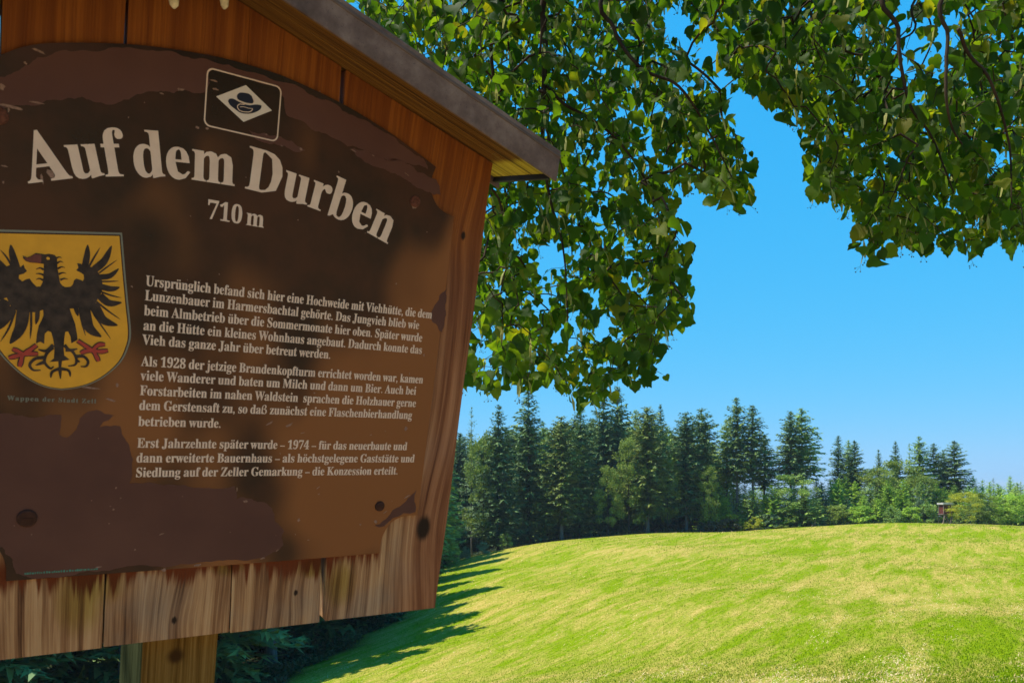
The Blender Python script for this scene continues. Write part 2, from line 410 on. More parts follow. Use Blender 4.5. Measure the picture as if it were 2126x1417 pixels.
sbox('crossbar', (-.33, .0235, -.27), (-.0875, .05, -.22), POST); sbox('crossbar', (.009, .0235, -.27), (.31, .05, -.22), POST)

# roof: soffit boards, fascia, covering, eave trims
FASC = Mat('fascia_metal', .55, .4)
cn = FASC.noise(FASC.coords('Object', (1, 1, 1)), 22, 5, .65); cs = FASC.noise(FASC.coords('Object', (30, 30, 30)), 20, 2)
FASC.base(FASC.mix(FASC.smooth(cs, .66, .74), FASC.ramp(cn, [(.3, (.065, .040, .032)), (.5, (.135, .090, .074)), (.7, (.23, .17, .14))]), (.06, .04, .035))); FASC.bump(cn, .25, .001)
FASC = FASC.m
DARK = flat('dark_trim', (.018, .018, .022), .6, .3, .3)
TILE = flat('roof_sheet', (.10, .075, .065), .6, .3, .3, 30)
YF, YB = -.078, .055                               # front and back of the roof (towards and away from the viewer)
def slab(name, u0, u1, y0, y1, t0, t1, mat, bv=.0012):
    """slab lying along the roof slope between u0 and u1, t = height above the soffit plane"""
    v = [(u, y, roof_z(u) + t * math.cos(math.atan(RS)) * 1.0) for t in (t0, t1) for (u, y) in ((u0, y0), (u1, y0), (u1, y1), (u0, y1))]
    f = [(0, 3, 2, 1), (4, 5, 6, 7), (0, 1, 5, 4), (1, 2, 6, 5), (2, 3, 7, 6), (3, 0, 4, 7)]
    if u1 < u0: f = [tuple(reversed(q)) for q in f]
    o = sp(name, v, f, mat); 
    if bv: bevel(o, bv)
    return o
for s in (1, -1):
    ue = .362 if s > 0 else RU - .392
    nb = 3; w = (YB - YF - .004) / nb
    for k in range(nb):
        slab('soffit_board', RU, ue, YF + .003 + k * w, YF + .003 + (k + 1) * w - .0018, 0, .014, SOFFIT)
    slab('roof_sheet', RU, ue + s * .014, YF - .004, YB + .006, .0265, .031, TILE, .001)
    slab('roof_core', RU, ue - s * .001, YF + .004, YB - .003, .0145, .0262, DARK, 0)
    slab('fascia', RU, ue + s * .013, YF - .003, YF + .001, -.004, .036, FASC, .0008)
    slab('fascia', RU, ue + s * .013, YB, YB + .003, -.010, .034, FASC, .0008)
    slab('eave_trim', ue + s * .0005, ue + s * .0045, YF + .002, YB - .001, -.006, .026, DARK, .0004)
PALE_TUFT = flat('pale_tuft', (.62, .55, .36), .95, .1, .3, 200)
for (px, w) in ((357, .010), (462, .009)):
    u, _ = UV(px, 12, .03); zt = roof_z(u); mb = MB()
    mb.tube([(u, -.03, zt), (u + .001, -.031, zt - .006), (u + .002, -.03, zt - .013), (u + .002, -.03, zt - .016)], [w * .62, w * .55, w * .42, w * .12], 8)
    sp('pale_blob', mb.v, mb.f, PALE_TUFT, smooth=True)  # small pale blob hanging under the roof

# painted panel
def arc_top(u):   # the arch of the panel's upper edge
    ks = [(-.245, .258), (-.198, .2755), (-.123, .2935), (-.059, .301), (-.013, .3025), (.033, .300), (.10, .289), (.16, .2725), (.237, .244)]
    for (a, za), (b, zb) in zip(ks, ks[1:]):
        if u <= b or b == ks[-1][0]:
            t = (u - a) / (b - a); return za + (zb - za) * t
def cat(P, n=6):
    out = []
    for i in range(len(P) - 1):
        p0, p1, p2, p3 = P[max(i-1, 0)], P[i], P[i+1], P[min(i+2, len(P)-1)]
        for k in range(n):
            t = k / n
            out.append(tuple(.5 * ((2*p1[j]) + (-p0[j]+p2[j])*t + (2*p0[j]-5*p1[j]+4*p2[j]-p3[j])*t*t + (-p0[j]+3*p1[j]-3*p2[j]+p3[j])*t**3) for j in (0, 1)))
    out.append(P[-1]); return out
top = cat([(-.259, .244), (-.225, .266), (-.18, .2805), (-.123, .2935), (-.059, .3015), (-.013, .303), (.033, .3005), (.10, .289), (.16, .2725), (.20, .258), (.237, .243)], 6)
def notch(cx, cz, r, a0, a1, n=12): return [(cx + r * math.cos(math.radians(a0 + (a1 - a0) * i / n)), cz + r * math.sin(math.radians(a0 + (a1 - a0) * i / n))) for i in range(n + 1)]
outline = list(top)
outline += cat([(.237, .243), (.2325, .228), (.235, .210), (.245, .196), (.258, .189), (.273, .186)], 4)[1:]
outline += [(.2735, .10), (.2730, .0), (.2725, -.10), (.272, -.232)]
outline += cat([(.272, -.232), (.250, -.2325), (.232, -.240), (.222, -.254), (.2175, -.270), (.2175, -.286)], 4)[1:]
outline += [(.10, -.2870), (0, -.2875), (-.12, -.2875), (-.236, -.2875)]
outline += cat([(-.236, -.2875), (-.2365, -.270), (-.243, -.252), (-.256, -.240), (-.272, -.2335), (-.291, -.232)], 4)[1:]
outline += [(-.292, -.1), (-.2925, .05), (-.293, .186)]
outline += cat([(-.293, .186), (-.278, .190), (-.266, .199), (-.256, .212), (-.254, .228)], 4)[1:]
PAN = Mat('panel_brown_paint', .2, .28)
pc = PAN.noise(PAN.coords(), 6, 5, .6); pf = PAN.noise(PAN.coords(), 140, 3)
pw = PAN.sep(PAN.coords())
warm_refl = PAN.smooth(PAN.math('ADD', PAN.noise(PAN.coords('Object', (1, 1, .6)), 5.5, 2, .5), PAN.math('MULTIPLY', pw[0], .45)), .50, .66)
PAN.base(PAN.mix(warm_refl, PAN.ramp(pc, [(.38, (.012, .0045, .003)), (.62, (.050, .0150, .007))]), (.22, .078, .022)))  # warm and near-black blotches are reflections painted into the base colour
PAN.l(PAN.math('ADD', PAN.math('MULTIPLY', pc, .22), .12), PAN.p.inputs['Roughness']); PAN.bump(pf, .05, .0004)
PAN = PAN.m
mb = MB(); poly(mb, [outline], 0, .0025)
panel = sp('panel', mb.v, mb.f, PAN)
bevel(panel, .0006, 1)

# peeled places, where a duller and lighter coat shows
def rough_edge(P, amp, it=3, seed=0):
    r = random.Random(seed); pts = [Vector((p[0], p[1])) for p in P]
    for k in range(it):
        q = []
        for i, p in enumerate(pts):
            nx = pts[(i + 1) % len(pts)]; d = nx - p; L = d.length
            q.append(p)
            if L > .0022: q.append((p + nx) / 2 + Vector((-d.y, d.x)).normalized() * r.uniform(-1, 1) * amp * min(L, .022))
        pts = q; amp *= .8
    return [(p.x, p.y) for p in pts]
PEEL = Mat('peeled_coat', .62, .25); pn = PEEL.noise(PEEL.coords(), 12, 4)
PEEL.base(PEEL.ramp(pn, [(.3, (.080, .031, .023)), (.7, (.105, .043, .030))])); PEEL = PEEL.m
CHIP = flat('chipped_edge', (.25, .155, .115), .9, .1, .35, 300)
patches = [
 [(150,107),(300,104),(430,123),(600,173),(700,218),(800,276),(880,330),(888,352),(840,338),(800,330),(745,308),(700,290),(640,262),(596,240),(590,205),(578,180),(440,145),(430,150),(428,192),(380,187),(340,190),(285,195),(245,213),(210,213),(170,201),(110,207),(85,217),(20,222),(-60,230),(-80,185),(10,160),(60,135)],
 [(515,268),(545,276),(560,282),(605,292),(634,312),(620,316),(580,302),(540,293)],
 [(725,310),(745,312),(775,322),(830,333),(905,372),(915,405),(885,398),(840,372),(800,352),(760,338)],
 [(-90,850),(0,858),(60,866),(102,860),(128,862),(122,900),(140,908),(165,868),(200,850),(236,862),(196,895),(250,884),(270,935),(268,1002),(320,1002),(400,1012),(488,1008),(491,1035),(549,1042),(565,1054),(571,1082),(590,1103),(588,1131),(574,1143),(540,1157),(400,1170),(200,1186),(60,1198),(34,1190),(26,1160),(5,1135),(-60,1130),(-90,1000)],
 [(788,1088),(815,1058),(846,1034),(864,1016),(862,1062),(815,1075),(798,1092),(778,1090)],
 [(928,598),(924,640),(918,690),(905,672),(893,660),(905,630)],
]
mbp = MB()
for i, P in enumerate(patches):
    mbp2 = MB(); rp = [Vector(q) for q in rough_edge([UV(*q) for q in P], .16, 4, i)]
    vv, _, ff, *_ = delaunay_2d_cdt(rp, [], [list(range(len(rp)))], 1, 1e-6)
    mbp2.add([(q.x, -.00012, q.y) for q in vv], [tuple(q) for q in ff])
    sp('peeled_patch', mbp2.v, mbp2.f, PEEL, panel)
mb = MB(); r = random.Random(5)
def chip(u, z, a, b, ang):
    n = 9; P = []
    for i in range(n):
        t = 6.283 * i / n; k = r.uniform(.55, 1.15); x, y = a * math.cos(t) * k, b * math.sin(t) * k
        P.append((u + x * math.cos(ang) - y * math.sin(ang), z + x * math.sin(ang) + y * math.cos(ang)))
    poly(mb, [P], -.00024 - .000002 * r.randrange(20))
for (px, py, a, b, ang) in [(22,222,.018,.002,0),(75,213,.012,.0016,.05),(375,186,.009,.002,.1),(335,194,.004,.001,0),(3,180,.006,.005,1),(80,106,.012,.0018,-.15),(52,131,.003,.002,0),
    (445,168,.008,.0014,0),(447,185,.006,.0016,0),(410,265,.004,.002,0),(430,267,.003,.002,0),(585,303,.003,.001,0),(625,310,.003,.002,-.8),(735,313,.006,.001,-.3),(775,323,.004,.0008,-.3),
    (845,362,.007,.0006,-.4),(664,190,.0015,.0012,0),(510,1040,.006,.0022,0),(492,1015,.001,.004,0),(660,1012,.005,.001,.7),(662,1025,.003,.0012,.3),(620,1079,.0035,.0035,0),(748,1088,.003,.002,0),
    (780,1082,.004,.005,.6),(800,1062,.006,.001,.6),(845,1030,.010,.0012,.5),(560,878,.009,.0014,.6),(600,882,.012,.0018,.5),(628,898,.005,.001,.2),(843,889,.0045,.004,0),(770,902,.003,.001,.3),
    (340,1182,.006,.003,.1),(410,1172,.007,.002,.1),(205,1176,.006,.0012,.1),(545,1158,.006,.002,.3),(575,1142,.004,.001,.7),(235,1057,.002,.002,0),(229,1050,.0015,.001,0),(250,1033,.0015,.0015,0),
    (190,1038,.001,.001,0),(335,1108,.006,.0014,.4),(280,1140,.002,.0012,.3),(190,805,.016,.0016,-.05),(230,830,.010,.0016,-.3),(243,800,.003,.004,0),(165,800,.01,.001,0),(860,425,.010,.006,.3),
    (10,345,.005,.001,0),(850,775,.001,.003,.2),(880,737,.002,.003,.3),(105,360,.006,.007,.4),(87,372,.003,.006,.2),(300,213,.001,.001,0),(18,228,.002,.003,0),(640,1120,.003,.001,0)]:
    u, z = UV(px, py); chip(u, z, a * .62, b * .8, ang)
for k in range(45):
    u = r.uniform(-.26, .25); z = r.uniform(-.27, .25); s = r.choice([.0005, .0007, .001]); chip(u, z, s * 1.4, s, r.uniform(0, 3))
o = sp('paint_chips', mb.v, mb.f, CHIP, panel); o['kind'] = 'stuff'

# lettering
GLYPHS = {",":[110,"30,-59 74,-30 88,13 78,48 53,62 31,53 23,33 30,13 48,5 46,-25 30,-50"],".":[110,"55,56 33,47 25,26 33,4 55,-5 76,4 85,26 76,47"],"0":[279,"140,-5 99,1 68,18 44,46 29,83 20,128 17,180 20,231 29,276 44,312 68,340 99,356 141,362 180,356 211,340 234,312 250,276 259,231 263,179 259,127 250,82 234,46 211,18 179,1","140,28 163,38 177,68 183,115 185,179 183,243 177,290 163,320 141,330 117,320 104,290 97,243 95,179 97,115 104,68 117,38"],"1":[279,"49,0 49,27 90,27 101,28 109,34 113,43 115,59 115,310 96,289 80,272 65,261 50,258 39,260 30,268 23,279 21,295 37,300 55,307 75,317 98,333 133,359 189,359 189,59 190,45 194,35 202,29 215,27 255,27 255,0"],"2":[279,"18,0 18,52 92,127 119,157 139,183 153,206 162,229 167,252 169,277 166,301 158,318 146,328 130,332 108,326 94,310 86,283 84,245 58,248 37,256 24,271 20,295 23,312 32,328 47,342 69,353 96,360 130,362 179,356 215,340 237,313 244,279 242,262 238,245 229,228 217,209 200,188 178,164 149,136 115,103 65,55 182,55 196,57 208,64 217,75 223,90 227,105 257,105 254,0"],"4":[279,"90,0 90,27 104,27 120,28 133,33 142,43 145,62 145,93 7,93 7,124 149,357 218,357 218,126 270,126 270,93 218,93 218,62 221,43 230,33 243,28 259,27 266,27 266,0","42,126 145,126 145,236 147,286 149,310 145,303 141,294 113,243 109,238"],"7":[279,"83,0 216,303 84,303 64,296 55,277 52,252 22,252 25,357 263,357 263,333 125,0"],"8":[279,"137,-5 99,-2 68,8 45,23 28,43 18,66 15,91 20,120 35,144 59,163 89,181 62,199 43,220 31,244 27,271 29,294 38,315 52,334 74,349 104,359 143,362 189,356 222,337 242,309 249,275 244,248 231,227 209,210 182,194 220,172 246,149 260,123 265,95 256,53 231,21 190,2","151,211 167,222 178,236 184,253 186,275 185,290 181,303 174,315 165,325 154,331 140,333 121,329 108,317 100,299 97,277 101,254 111,237 128,223","139,24 162,28 180,41 191,61 195,86 191,108 178,127 155,143 122,161 106,148 94,133 85,113 83,89 86,63 98,42 116,28"],"9":[279,"114,-5 87,-3 66,3 50,13 40,25 34,38 32,52 33,62 38,70 45,76 56,80 65,59 77,42 94,30 116,27 166,63 187,172 174,158 158,147 139,140 116,138 76,144 45,164 24,197 18,241 21,275 31,304 48,329 71,347 99,358 132,362 166,358 197,345 222,322 241,290 253,248 257,194 255,154 249,117 239,83 224,53 204,29 179,11 149,-1","137,174 153,176 167,183 178,193 187,207 183,262 172,300 156,321 135,329 116,323 102,307 93,281 90,244 102,191"],"A":[325,"-7,0 -7,14 7,16 18,23 27,35 37,56 154,347 167,347 286,65 297,41 306,26 316,16 330,14 330,0 171,0 171,14 201,19 211,34 209,44 203,61 188,99 77,99 59,53 57,49 56,44 56,36 65,19 92,14 95,14 95,0","85,120 180,120 132,238"],"B":[330,"12,0 12,13 33,16 47,24 53,38 56,61 56,275 55,293 52,307 46,316 38,322 27,325 12,327 12,339 164,339 262,320 295,261 275,211 214,184 287,153 312,98 303,57 276,26 234,6 177,0","136,188 140,188 174,191 196,203 208,224 212,257 209,287 201,307 185,319 161,323 147,321 140,316 137,307 136,291","165,18 193,23 211,37 221,61 224,96 220,131 206,155 183,168 147,172 136,172 136,49 137,34 142,25 151,20"],"D":[369,"15,0 15,13 35,16 47,22 53,34 55,56 55,279 53,303 45,317 32,324 11,327 11,339 165,339 244,328 302,295 337,242 349,170 304,42 170,0","166,18 208,27 238,56 255,103 261,171 237,285 166,323 150,321 141,315 137,304 136,287 136,54 137,36 141,25 150,20"],"E":[329,"11,0 11,13 33,15 47,22 54,36 56,58 56,275 54,301 46,317 33,324 12,327 12,339 297,339 297,238 286,238 274,277 253,303 220,316 173,321 159,320 149,319 142,316 139,310 137,302 136,289 136,183 144,183 173,187 193,200 206,223 215,257 227,257 227,88 214,88 210,115 203,135 193,149 179,159 161,164 138,166 136,166 136,50 138,35 143,26 154,22 172,21 205,23 233,29 257,40 276,56 292,78 306,107 320,107 300,0"],"F":[301,"12,0 12,13 33,17 47,25 53,39 56,62 56,279 53,302 46,315 32,322 11,327 11,339 293,339 293,238 281,238 274,266 265,287 250,303 231,313 205,319 171,321 158,321 149,320 142,318 138,314 136,307 136,184 142,184 170,188 191,201 204,224 212,258 225,258 225,88 212,88 204,125 191,149 170,162 141,167 136,167 136,60 137,44 140,32 146,23 156,18 171,14 191,13 191,0"],"G":[378,"200,-8 149,-2 105,15 69,41 43,77 26,120 21,171 26,219 43,262 69,297 104,324 145,341 192,347 232,342 275,328 282,325 289,325 296,326 302,330 307,337 312,347 326,347 326,229 312,229 300,257 285,282 266,302 245,317 223,327 199,330 131,290 109,170 115,100 134,50 165,20 205,10 229,12 244,20 252,34 255,53 255,95 253,115 245,127 230,133 205,136 205,148 373,148 373,136 352,133 340,127 334,115 332,96 332,22 266,0"],"H":[390,"12,0 12,13 33,16 47,24 53,37 56,60 56,282 53,302 46,316 33,323 12,327 12,339 180,339 180,327 164,325 152,322 144,317 139,309 136,298 136,187 255,187 255,282 254,298 251,309 246,317 239,322 227,325 210,327 210,339 378,339 378,327 356,323 343,316 337,303 335,282 335,60 337,39 343,25 356,16 378,13 378,0 210,0 210,13 231,16 245,23 252,36 255,60 255,165 136,165 136,60 138,37 145,24 158,16 180,13 180,0"],"J":[246,"81,-49 58,-46 38,-40 21,-30 9,-16 0,-1 -3,17 0,33 8,45 20,53 33,56 48,53 59,46 67,35 69,21 68,10 63,-1 58,-10 57,-15 62,-26 78,-30 94,-27 103,-19 108,-4 110,16 110,273 109,291 106,305 100,314 91,320 78,324 59,327 59,339 234,339 234,327 218,324 206,321 198,315 193,306 191,292 190,273 190,66 163,-20"],"K":[380,"12,0 12,13 34,16 47,24 54,37 56,60 56,282 54,302 47,316 34,323 13,327 13,339 181,339 181,327 164,325 153,322 145,317 140,309 137,298 136,282 136,174 239,278 254,297 260,312 249,323 217,327 217,339 362,339 362,327 355,327 309,312 257,269 202,212 345,35 354,25 363,19 373,15 387,13 387,0 209,0 209,13 219,13 228,14 235,14 240,16 246,20 249,26 245,35 236,49 149,159 136,148 136,60 138,37 145,24 158,16 181,13 181,0"],"L":[318,"12,0 12,13 33,16 47,24 53,37 56,60 56,282 53,303 46,316 33,323 12,327 12,339 186,339 186,327 168,326 155,323 146,318 140,310 137,298 136,282 136,46 138,35 142,28 149,23 159,21 174,21 207,23 234,30 257,41 275,59 291,84 305,115 318,115 299,0"],"M":[472,"11,0 11,13 32,16 46,24 53,37 56,59 56,285 55,299 53,310 47,317 39,322 27,325 11,327 11,339 138,339 236,106 335,339 460,339 460,327 439,323 426,315 419,302 417,282 417,64 418,45 421,32 425,23 433,17 444,14 459,13 459,0 295,0 295,13 310,15 322,19 330,24 335,33 338,45 339,62 339,297 215,0 201,0 79,290 79,60 81,36 89,22 104,15 126,13 126,0"],"S":[291,"32,-8 32,118 47,118 62,70 83,37 111,18 147,11 172,15 191,27 203,45 208,67 198,96 168,119 121,142 83,164 57,188 42,215 37,247 40,275 50,300 65,320 86,335 110,344 138,347 153,346 171,344 190,339 223,331 233,335 239,347 252,347 252,238 240,238 231,264 219,287 203,305 185,319 165,328 145,331 122,328 104,318 93,302 89,283 92,265 102,251 118,238 141,226 189,203 216,189 236,174 251,157 261,140 266,121 268,99 264,69 252,43 234,22 209,6 179,-4 143,-8 118,-6 106,-3 94,1 82,4 67,9 63,9 56,8 52,5 48,0 46,-8"],"U":[367,"185,-10 125,-2 85,21 62,60 55,116 55,282 52,302 45,316 32,323 11,327 11,339 179,339 179,327 163,325 151,322 143,317 138,309 135,298 135,104 139,66 151,38 173,22 205,16 270,42 292,119 292,282 290,302 282,315 268,323 245,327 245,339 353,339 353,327 334,322 322,314 316,301 315,282 315,135 307,69 283,24 242,-1"],"V":[319,"158,-10 33,284 25,300 17,313 6,322 -11,327 -11,339 157,339 157,327 137,325 124,322 116,315 114,305 115,295 120,282 193,107 259,281 263,294 264,305 262,315 254,322 241,325 223,327 223,339 329,339 329,327 315,324 304,318 294,306 285,285 171,-10"],"W":[455,"127,-8 24,293 18,308 11,318 2,324 -12,327 -12,339 135,339 135,327 121,325 112,322 106,315 105,306 106,293 110,278 166,114 224,263 213,297 207,311 199,320 188,324 171,327 171,339 327,339 327,327 301,322 293,307 294,299 297,288 353,124 403,275 407,291 409,303 407,314 401,321 390,325 375,327 375,339 465,339 465,327 452,322 443,314 435,301 428,282 332,-8 319,-8 235,230 142,-8"],"Z":[329,"15,0 15,8 206,320 160,320 129,318 105,313 86,303 70,287 57,265 46,236 33,236 43,339 303,339 303,330 114,22 178,22 225,28 260,46 286,77 303,122 316,122 303,0"],"a":[256,"190,-8 161,1 149,26 113,2 71,-7 48,-3 30,9 19,26 15,47 23,77 47,101 89,122 148,142 148,180 146,198 139,210 127,218 110,220 86,216 78,204 79,199 85,191 90,181 92,172 89,160 82,150 71,144 58,142 44,144 33,151 27,162 25,176 28,193 37,207 51,220 71,229 94,235 121,237 166,232 196,218 213,193 218,157 218,36 220,30 222,27 227,26 232,27 239,31 245,21 219,-1","113,25 120,26 130,31 139,37 148,47 148,126 103,103 88,62 94,34"],"b":[268,"32,-9 32,289 31,308 27,319 20,324 6,327 6,339 103,339 103,208 131,230 165,237 189,233 211,223 229,205 243,183 252,155 255,124 251,88 240,56 223,30 201,10 174,-3 143,-8 110,0 78,21 40,-9","136,11 158,17 173,37 180,71 183,119 180,159 172,187 158,203 137,209 126,207 116,201 107,192 103,180 103,51 111,21"],"c":[219,"116,-8 89,-4 65,8 44,26 28,51 18,79 15,112 18,146 30,176 48,202 71,221 99,233 130,238 162,234 186,222 201,204 207,183 204,170 198,160 189,154 176,152 154,161 146,187 146,191 147,202 142,216 126,221 94,201 84,140 88,92 102,57 124,36 152,29 178,35 202,54 212,45 169,6"],"d":[275,"104,-8 79,-4 58,8 40,26 26,50 17,78 15,110 18,146 27,177 41,202 61,221 83,233 109,237 140,230 166,209 166,299 164,312 158,320 147,325 131,327 131,339 238,339 238,56 239,40 242,30 249,24 263,21 263,8 219,4 166,-8 166,29 140,2","128,21 139,23 150,31 160,42 166,57 166,180 162,191 154,201 142,207 130,209 110,203 97,186 90,156 88,114 90,73 97,44 109,27"],"e":[224,"115,-8 87,-4 63,8 43,26 28,51 18,82 15,117 18,150 28,179 44,203 65,222 89,233 117,237 156,230 185,209 204,174 211,129 211,124 87,124 103,54 149,32 176,40 201,64 212,54 169,8","87,143 150,143 150,160 148,187 144,206 135,217 120,221 95,204 87,152"],"f":[159,"11,0 11,12 22,14 30,16 34,20 37,26 38,36 39,55 39,206 12,206 12,231 39,231 39,263 45,298 63,324 92,341 130,346 158,342 179,332 192,316 196,298 194,283 188,273 178,267 167,265 155,266 146,272 140,280 138,291 139,302 147,322 144,328 134,330 121,328 114,320 111,308 110,291 110,231 152,231 152,206 110,206 110,49 112,30 118,19 129,14 149,12 149,0"],"g":[244,"109,-105 66,-101 36,-91 17,-75 11,-56 21,-34 51,-19 26,-1 18,23 21,40 32,55 50,69 76,82 31,112 16,158 20,180 30,199 45,215 65,227 90,235 117,237 146,234 174,227 236,227 236,200 200,200 213,177 217,152 214,131 206,113 192,97 174,86 153,79 128,77 111,77 106,78 94,76 84,70 77,62 75,53 83,41 105,37 131,37 166,35 193,30 212,22 225,10 233,-7 235,-28 227,-60 203,-84 163,-99","117,93 132,97 142,109 147,129 149,157 147,186 142,206 132,217 117,221 102,217 92,206 87,186 85,157 87,129 92,109 102,97","120,-87 177,-77 196,-49 193,-38 186,-31 172,-27 153,-26 72,-26 59,-38 55,-54 59,-66 71,-77 90,-84"],"h":[284,"14,0 14,12 26,14 34,19 38,28 39,42 39,297 38,310 34,320 27,325 14,328 14,339 110,339 110,199 142,227 181,237 230,217 246,158 246,42 247,28 251,19 258,14 271,12 271,0 151,0 151,12 154,12 170,19 175,42 175,162 174,179 171,192 163,200 151,202 129,195 110,175 110,42 111,28 115,19 122,14 134,12 134,0"],"i":[148,"75,270 60,272 48,280 40,292 38,307 40,322 48,334 60,342 75,345 90,342 102,334 110,322 113,307 110,292 102,280 89,272","14,0 14,12 26,14 34,19 38,28 39,42 39,188 38,203 35,212 28,217 15,219 16,231 111,231 111,42 112,28 115,20 122,14 134,12 134,0"],"j":[156,"79,271 64,273 52,281 44,293 42,308 44,323 53,335 65,343 79,346 94,343 106,335 114,323 117,308 114,294 106,282 94,273","27,-105 8,-103 -8,-98 -22,-89 -33,-79 -39,-66 -42,-52 -39,-39 -33,-30 -24,-24 -11,-22 1,-23 11,-29 17,-38 20,-49 18,-57 14,-65 10,-72 8,-77 12,-84 23,-87 36,-84 44,-74 47,-59 48,-40 48,186 46,202 42,212 32,217 16,219 16,231 119,231 119,-16 112,-55 94,-82 65,-99"],"k":[267,"13,0 13,12 26,14 34,19 38,28 39,42 39,296 38,311 35,320 28,325 15,327 16,339 110,339 110,126 169,185 178,196 182,207 175,216 156,219 153,219 153,231 257,231 257,219 229,212 205,194 166,156 258,26 268,15 280,12 280,0 157,0 157,12 162,12 174,15 178,24 177,30 173,37 121,110 110,100 110,42 111,28 115,20 122,14 134,12 134,0"],"l":[149,"14,0 14,12 26,14 34,19 38,28 39,42 39,296 38,310 35,320 28,325 15,327 15,339 111,339 111,42 112,28 115,20 122,14 134,12 134,0"],"m":[413,"14,0 14,12 26,14 34,19 38,28 39,42 39,189 38,202 34,211 27,217 14,219 14,231 109,231 109,197 140,227 177,237 218,226 239,195 271,226 311,237 359,217 375,158 375,42 376,28 380,19 387,14 399,12 399,0 281,0 281,12 293,14 300,20 304,29 305,42 305,162 304,179 301,192 293,200 281,202 260,196 242,177 242,42 243,29 246,20 253,14 265,12 265,0 149,0 149,12 160,14 168,20 171,29 173,42 173,162 171,179 168,192 161,199 149,202 127,195 109,175 109,42 110,29 114,20 120,14 132,12 132,0"],"n":[284,"14,0 14,12 26,14 34,19 38,28 39,42 39,189 38,202 34,211 27,217 14,219 14,231 110,231 110,199 142,228 181,237 230,217 246,158 246,42 247,28 251,19 258,14 271,12 271,0 151,0 151,12 154,12 170,19 175,42 175,162 174,179 171,192 163,200 151,202 129,195 110,175 110,42 111,28 115,19 122,14 134,12 134,0"],"o":[251,"126,-8 94,-4 67,9 45,27 28,52 18,82 14,115 18,148 28,178 45,203 67,221 94,233 125,237 156,233 183,222 205,203 222,179 232,149 236,115 232,81 222,51 205,27 183,8 156,-4","126,9 144,14 156,29 159,42 162,61 163,85 164,115 161,169 155,202 143,217 126,223 107,217 96,202 89,169 87,115 88,85 89,61 92,42 96,29 108,14"],"p":[277,"13,-104 13,-92 23,-91 30,-87 35,-82 38,-75 39,-64 39,181 38,200 35,211 27,216 15,220 15,231 107,231 107,196 134,227 172,238 196,234 218,222 236,204 249,180 258,151 261,119 258,84 249,54 235,28 217,9 194,-3 169,-8 136,0 110,24 110,-43 111,-61 113,-73 117,-82 124,-88 134,-90 147,-92 147,-104","146,21 165,27 178,44 186,74 188,115 186,155 180,185 168,201 148,207 127,199 110,175 110,51 125,29"],"r":[214,"14,0 14,12 26,14 34,19 38,28 39,42 39,188 38,203 35,212 27,217 15,219 16,231 109,231 109,188 123,209 139,224 157,234 174,237 192,234 205,226 213,214 216,198 213,185 207,175 197,168 185,166 173,167 165,172 159,178 154,186 148,192 141,194 130,190 121,180 113,164 111,143 111,42 113,27 118,19 129,14 147,12 147,0"],"s":[215,"113,-8 90,-5 65,5 55,7 44,3 38,-7 27,-7 27,79 40,79 49,50 65,29 84,16 105,11 121,13 133,20 141,30 143,44 136,63 116,78 80,97 57,110 41,126 31,144 28,164 33,193 48,217 73,232 105,238 114,237 135,233 159,227 166,230 172,238 182,238 182,165 170,165 160,189 146,206 130,217 111,221 97,219 87,213 80,204 78,193 80,182 86,173 95,165 143,141 165,128 180,113 189,94 192,71 186,38 170,14 145,-2"],"t":[170,"92,-7 66,-3 49,8 39,26 36,53 36,208 15,208 15,223 43,250 66,275 83,297 96,316 108,316 108,231 155,231 155,208 108,208 108,47 111,38 117,32 125,30 141,36 154,56 166,49 136,7"],"u":[279,"98,-8 68,-2 49,13 38,38 34,72 34,185 33,200 29,210 22,217 9,219 9,231 106,231 106,55 107,43 112,34 120,28 132,27 153,32 170,49 170,185 169,201 165,211 156,217 141,219 141,231 241,231 241,52 242,38 247,29 255,24 268,22 268,10 223,5 170,-8 170,30 156,14 139,3 119,-5"],"v":[228,"106,-8 29,185 22,199 16,209 9,216 -2,219 -2,231 122,231 122,219 116,219 101,216 96,206 97,200 138,91 176,188 178,197 180,203 172,215 152,219 152,231 227,231 227,220 215,215 207,208 200,196 194,181 119,-8"],"w":[323,"91,-8 13,197 9,205 5,212 -1,216 -8,219 -8,231 103,231 103,219 95,217 89,215 86,211 85,206 85,202 87,193 89,188 124,95 157,175 150,198 145,208 141,215 135,218 125,220 125,231 241,231 241,219 225,215 220,206 222,195 250,105 285,191 287,198 288,205 287,211 283,215 276,218 265,220 265,231 332,231 332,220 322,217 316,212 311,203 307,192 227,-8 215,-8 166,147 104,-8"],"z":[218,"10,0 10,11 125,214 96,214 71,211 54,202 41,186 33,161 20,161 24,231 205,231 205,217 94,19 114,19 144,22 166,33 181,51 194,80 206,80 200,0"],"ß":[304,"28,0 30,159 39,240 66,299 109,335 166,348 200,343 227,331 244,311 250,286 247,264 239,244 226,226 210,212 192,202 172,197 172,193 221,184 256,165 277,137 284,100 281,76 273,55 260,37 244,22 225,10 205,2 182,0 131,0 111,3 99,11 96,17 98,22 101,26 125,56 131,55 135,39 143,25 155,16 169,13 191,19 208,37 218,64 222,98 216,133 200,157 169,170 121,175 114,175 114,192 137,194 158,202 175,214 189,231 197,250 200,272 196,294 185,311 168,321 147,325 119,319 98,302 86,273 82,232 87,0"]}
GL = {k: (v[0] / 500, [[tuple(int(q) / 500 for q in p.split(',')) for p in l.split()] for l in v[1:]]) for k, v in GLYPHS.items()}
CAPH = 347 / 500
UML = {'ü': 'u', 'ö': 'o', 'ä': 'a'}
